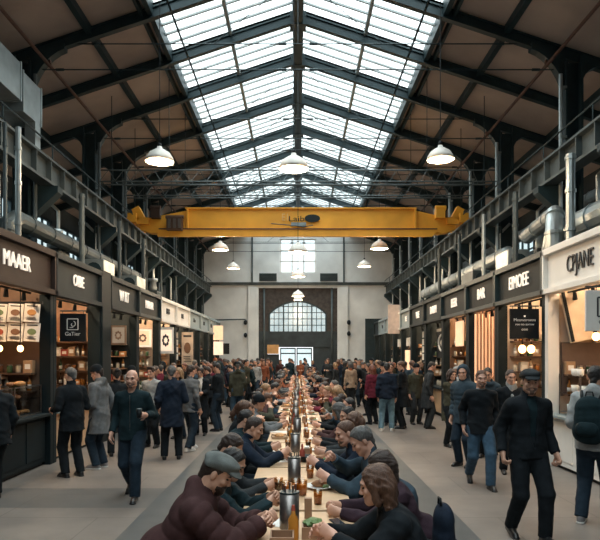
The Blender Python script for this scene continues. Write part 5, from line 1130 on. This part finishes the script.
# ---- library figures for the crowd: copied with their parts, clothes recoloured per person
LIB = []
V = dict(vox=.0165)
for k_, sp in enumerate([dict(hair='short', jl=.12), dict(hair='short', jl=.3, lh=(-.1, .28, 1.1), rh=(.12, .28, 1.1), hp=20), dict(fem=1, hair='long', jl=.25, hp=5), dict(fem=1, hair='pony', jl=.35, rh=(.1, .25, 1.15)),
        dict(hair='short', hat='beanie', jl=.2, hood=1), dict(hair='buzz', jl=.1, beard=1, **{k: v for k, v in walk.items()}), dict(fem=1, hair='bob', jl=.15, scarf='rust'), dict(hair='short', hat='hood', jl=.2, puff=.08, th=.034), dict(hair='quiff', jl=.14, lf=(-.14, .05, .09), rf=(.13, -.05, .09), hy=25, lean=5), dict(hair='short', jl=.4, hp=25, lean=8)]):
    b, J = make(dict(V, seed=40+k_, **sp)); LIB.append((b, sp))
SLIB = []
for k_, sp in enumerate([dict(hair='short', hp=30, lean=30), dict(hair='short', hp=12, lean=22, hy=18), dict(fem=1, hair='long', hp=20, lean=26), dict(fem=1, hair='bun', hp=8, lean=16, hy=-20, rh=(.06, .38, 1.05), curlr=1.2), dict(hair='buzz', hp=22, lean=34, beard=1), dict(fem=1, hair='bob', hp=26, lean=28), dict(hair='short', hat='beanie', hp=16, lean=20, hy=-12), dict(hair='short', hp=4, lean=8, hy=25, lh=(-.16, .40, .70), rh=(.10, .42, .98)), dict(fem=1, hair='pony', hp=14, lean=14, hy=-15, lh=(-.05, .36, 1.0), rh=(.05, .36, 1.02)), dict(hair='quiff', hp=20, lean=26, twist=15)]):
    d = dict(seat=True, lh=(-.12, .58, .81), rh=(.12, .58, .81), th=.028); d.update(sp); b, J = make(dict(V, seed=60+k_, **d)); SLIB.append((b, sp))
def recolor(o, m_):
    o.material_slots[0].link = 'OBJECT'; o.material_slots[0].material = m_
def colour(b, jc, tc, hc, sk, shoe='black'):
    recolor(b, SKIN[sk])
    for ch in b.children:
        n = ch.name.split('.')[0]
        if n in ('jacket', 'hood'): recolor(ch, CL[jc])
        elif n == 'trousers': recolor(ch, CL[tc])
        elif n in ('hair', 'beard'): recolor(ch, HAIR[hc])
        elif n == 'beanie': recolor(ch, CL[jc] if jc in ('burgundy', 'rust', 'navy') else CL['black'])
usedp = set()
JC = ['black', 'navy', 'dark teal', 'charcoal', 'black', 'grey', 'olive', 'brown', 'slate blue', 'burgundy', 'navy', 'light grey', 'maroon brown', 'black', 'black', 'charcoal', 'beige', 'black', 'dark teal', 'purple brown', 'navy', 'charcoal', 'rust']
TCs = ['black', 'dark denim', 'denim blue', 'black', 'charcoal', 'dark denim']; HCs = ['black', 'dark brown', 'dark brown', 'brown', 'black', 'brown', 'blond', 'grey', 'red']
hn = {'short': 'short hair', 'long': 'long hair', 'pony': 'ponytail', 'buzz': 'cropped hair', 'bob': 'bobbed hair', 'quiff': 'swept-up hair', 'bun': 'bun'}
rn = random.Random(5)
def nearstall(s, y):
    for i, c_ in enumerate(STALLS[s]):
        if y < c_[1]: return c_[2]+' stall'
    return 'end wall'
def mkcrowd(lib, taken, where, seated, x, y, rz, k_=None, forbid=()):
    for _ in range(200):
        k = rn.randrange(len(lib)) if k_ is None else k_; jc, tc, hc = rn.choice(JC), rn.choice(TCs), rn.choice(HCs); sp = lib[k][1]
        hat = {'beanie': 'knitted hat', 'hood': 'raised hood'}.get(sp.get('hat')); hd_ = hat or '%s %s' % (hc.replace('red', 'auburn').replace('blond', 'fair'), hn[sp['hair']])
        be = 'bearded ' if sp.get('beard') else ''; lab = '%s%s in %s, %s, %s' % (be, 'diner' if seated else 'person', jc, hd_, where)
        if lab not in usedp: break
    usedp.add(lab); b = copy_tree(lib[k][0]) if k in taken else lib[k][0]; taken.add(k); place(b, x, y, rz, lab, 'diners along the tables' if seated else 'people standing in the aisles')
    s_ = rn.uniform(.95, 1.05); b.scale = (s_,)*3; colour(b, jc, tc, hc, rn.randrange(3))
    if not seated and b.scale[0]: pass
tk = set()
for s in (-1, 1):
    y = 8.25 if s < 0 else 8.6
    while y < 33:
        ti = min(16, int((y-TY[0])//(TL+TG))); mkcrowd(SLIB, tk, '%s side of the %s table' % (sidename[s], ORD[ti]), True, s*(SX+rn.uniform(-.05, .05)), y, (-90 if s < 0 else 90)+rn.uniform(-14, 14)); y += rn.uniform(.64, .80)
tk = set()
pts = []
def ok(x, y, d=.6): return all((x-a)**2+(y-b)**2 > d*d for a, b in pts)
for o in list(C.objects):
    if o.get('category') == 'person' and o.parent is None and abs(o.location.x) > 1.5: pts.append((o.location.x, o.location.y))
n_ = 0
for s, ya, yb, n, xa, xb in ((-1, 16.5, 24, 15, 1.7, 4.1), (-1, 24, 36.5, 34, 1.5, 4.1), (1, 17.6, 24, 12, 1.8, 4.1), (1, 24, 36.5, 34, 1.5, 4.1), (-1, 13.5, 17, 3, 3.2, 4.0), (1, 14.5, 18, 3, 3.3, 4.0), (1, 33.6, 36.8, 5, .1, 1.4), (-1, 33.6, 36.8, 5, .1, 1.4)):
    c_ = 0; t_ = 0
    while c_ < n and t_ < 3000:
        t_ += 1; x = s*rn.uniform(xa, xb); y = rn.uniform(ya, yb)
        if not ok(x, y): continue
        pts.append((x, y)); c_ += 1; rz = rn.choice([0, 20, -25, 180, 160, 200, 90, -90, 60, 120, -120])
        face = 'seen from behind' if abs(rz) <= 60 else ('facing the camera' if abs(rz) >= 120 else 'in profile')
        mkcrowd(LIB, tk, '%s by the %s' % (face, nearstall(s, y)), False, x, y, rz)
# vendors behind counters
for s, y, jc in ((-1, 12.0, 'white'), (1, 12.5, 'white'), (1, 17.0, 'black'), (1, 19.6, 'white'), (-1, 15.2, 'black'), (-1, 22.6, 'white'), (1, 22.2, 'black')):
    b = copy_tree(LIB[0 if jc == 'black' else 2][0]); place(b, s*5.35, y, 90*s, 'vendor in %s behind the counter of the %s' % (jc, nearstall(s, y)), 'vendors behind the counters'); colour(b, jc, 'black', 'dark brown', 0)
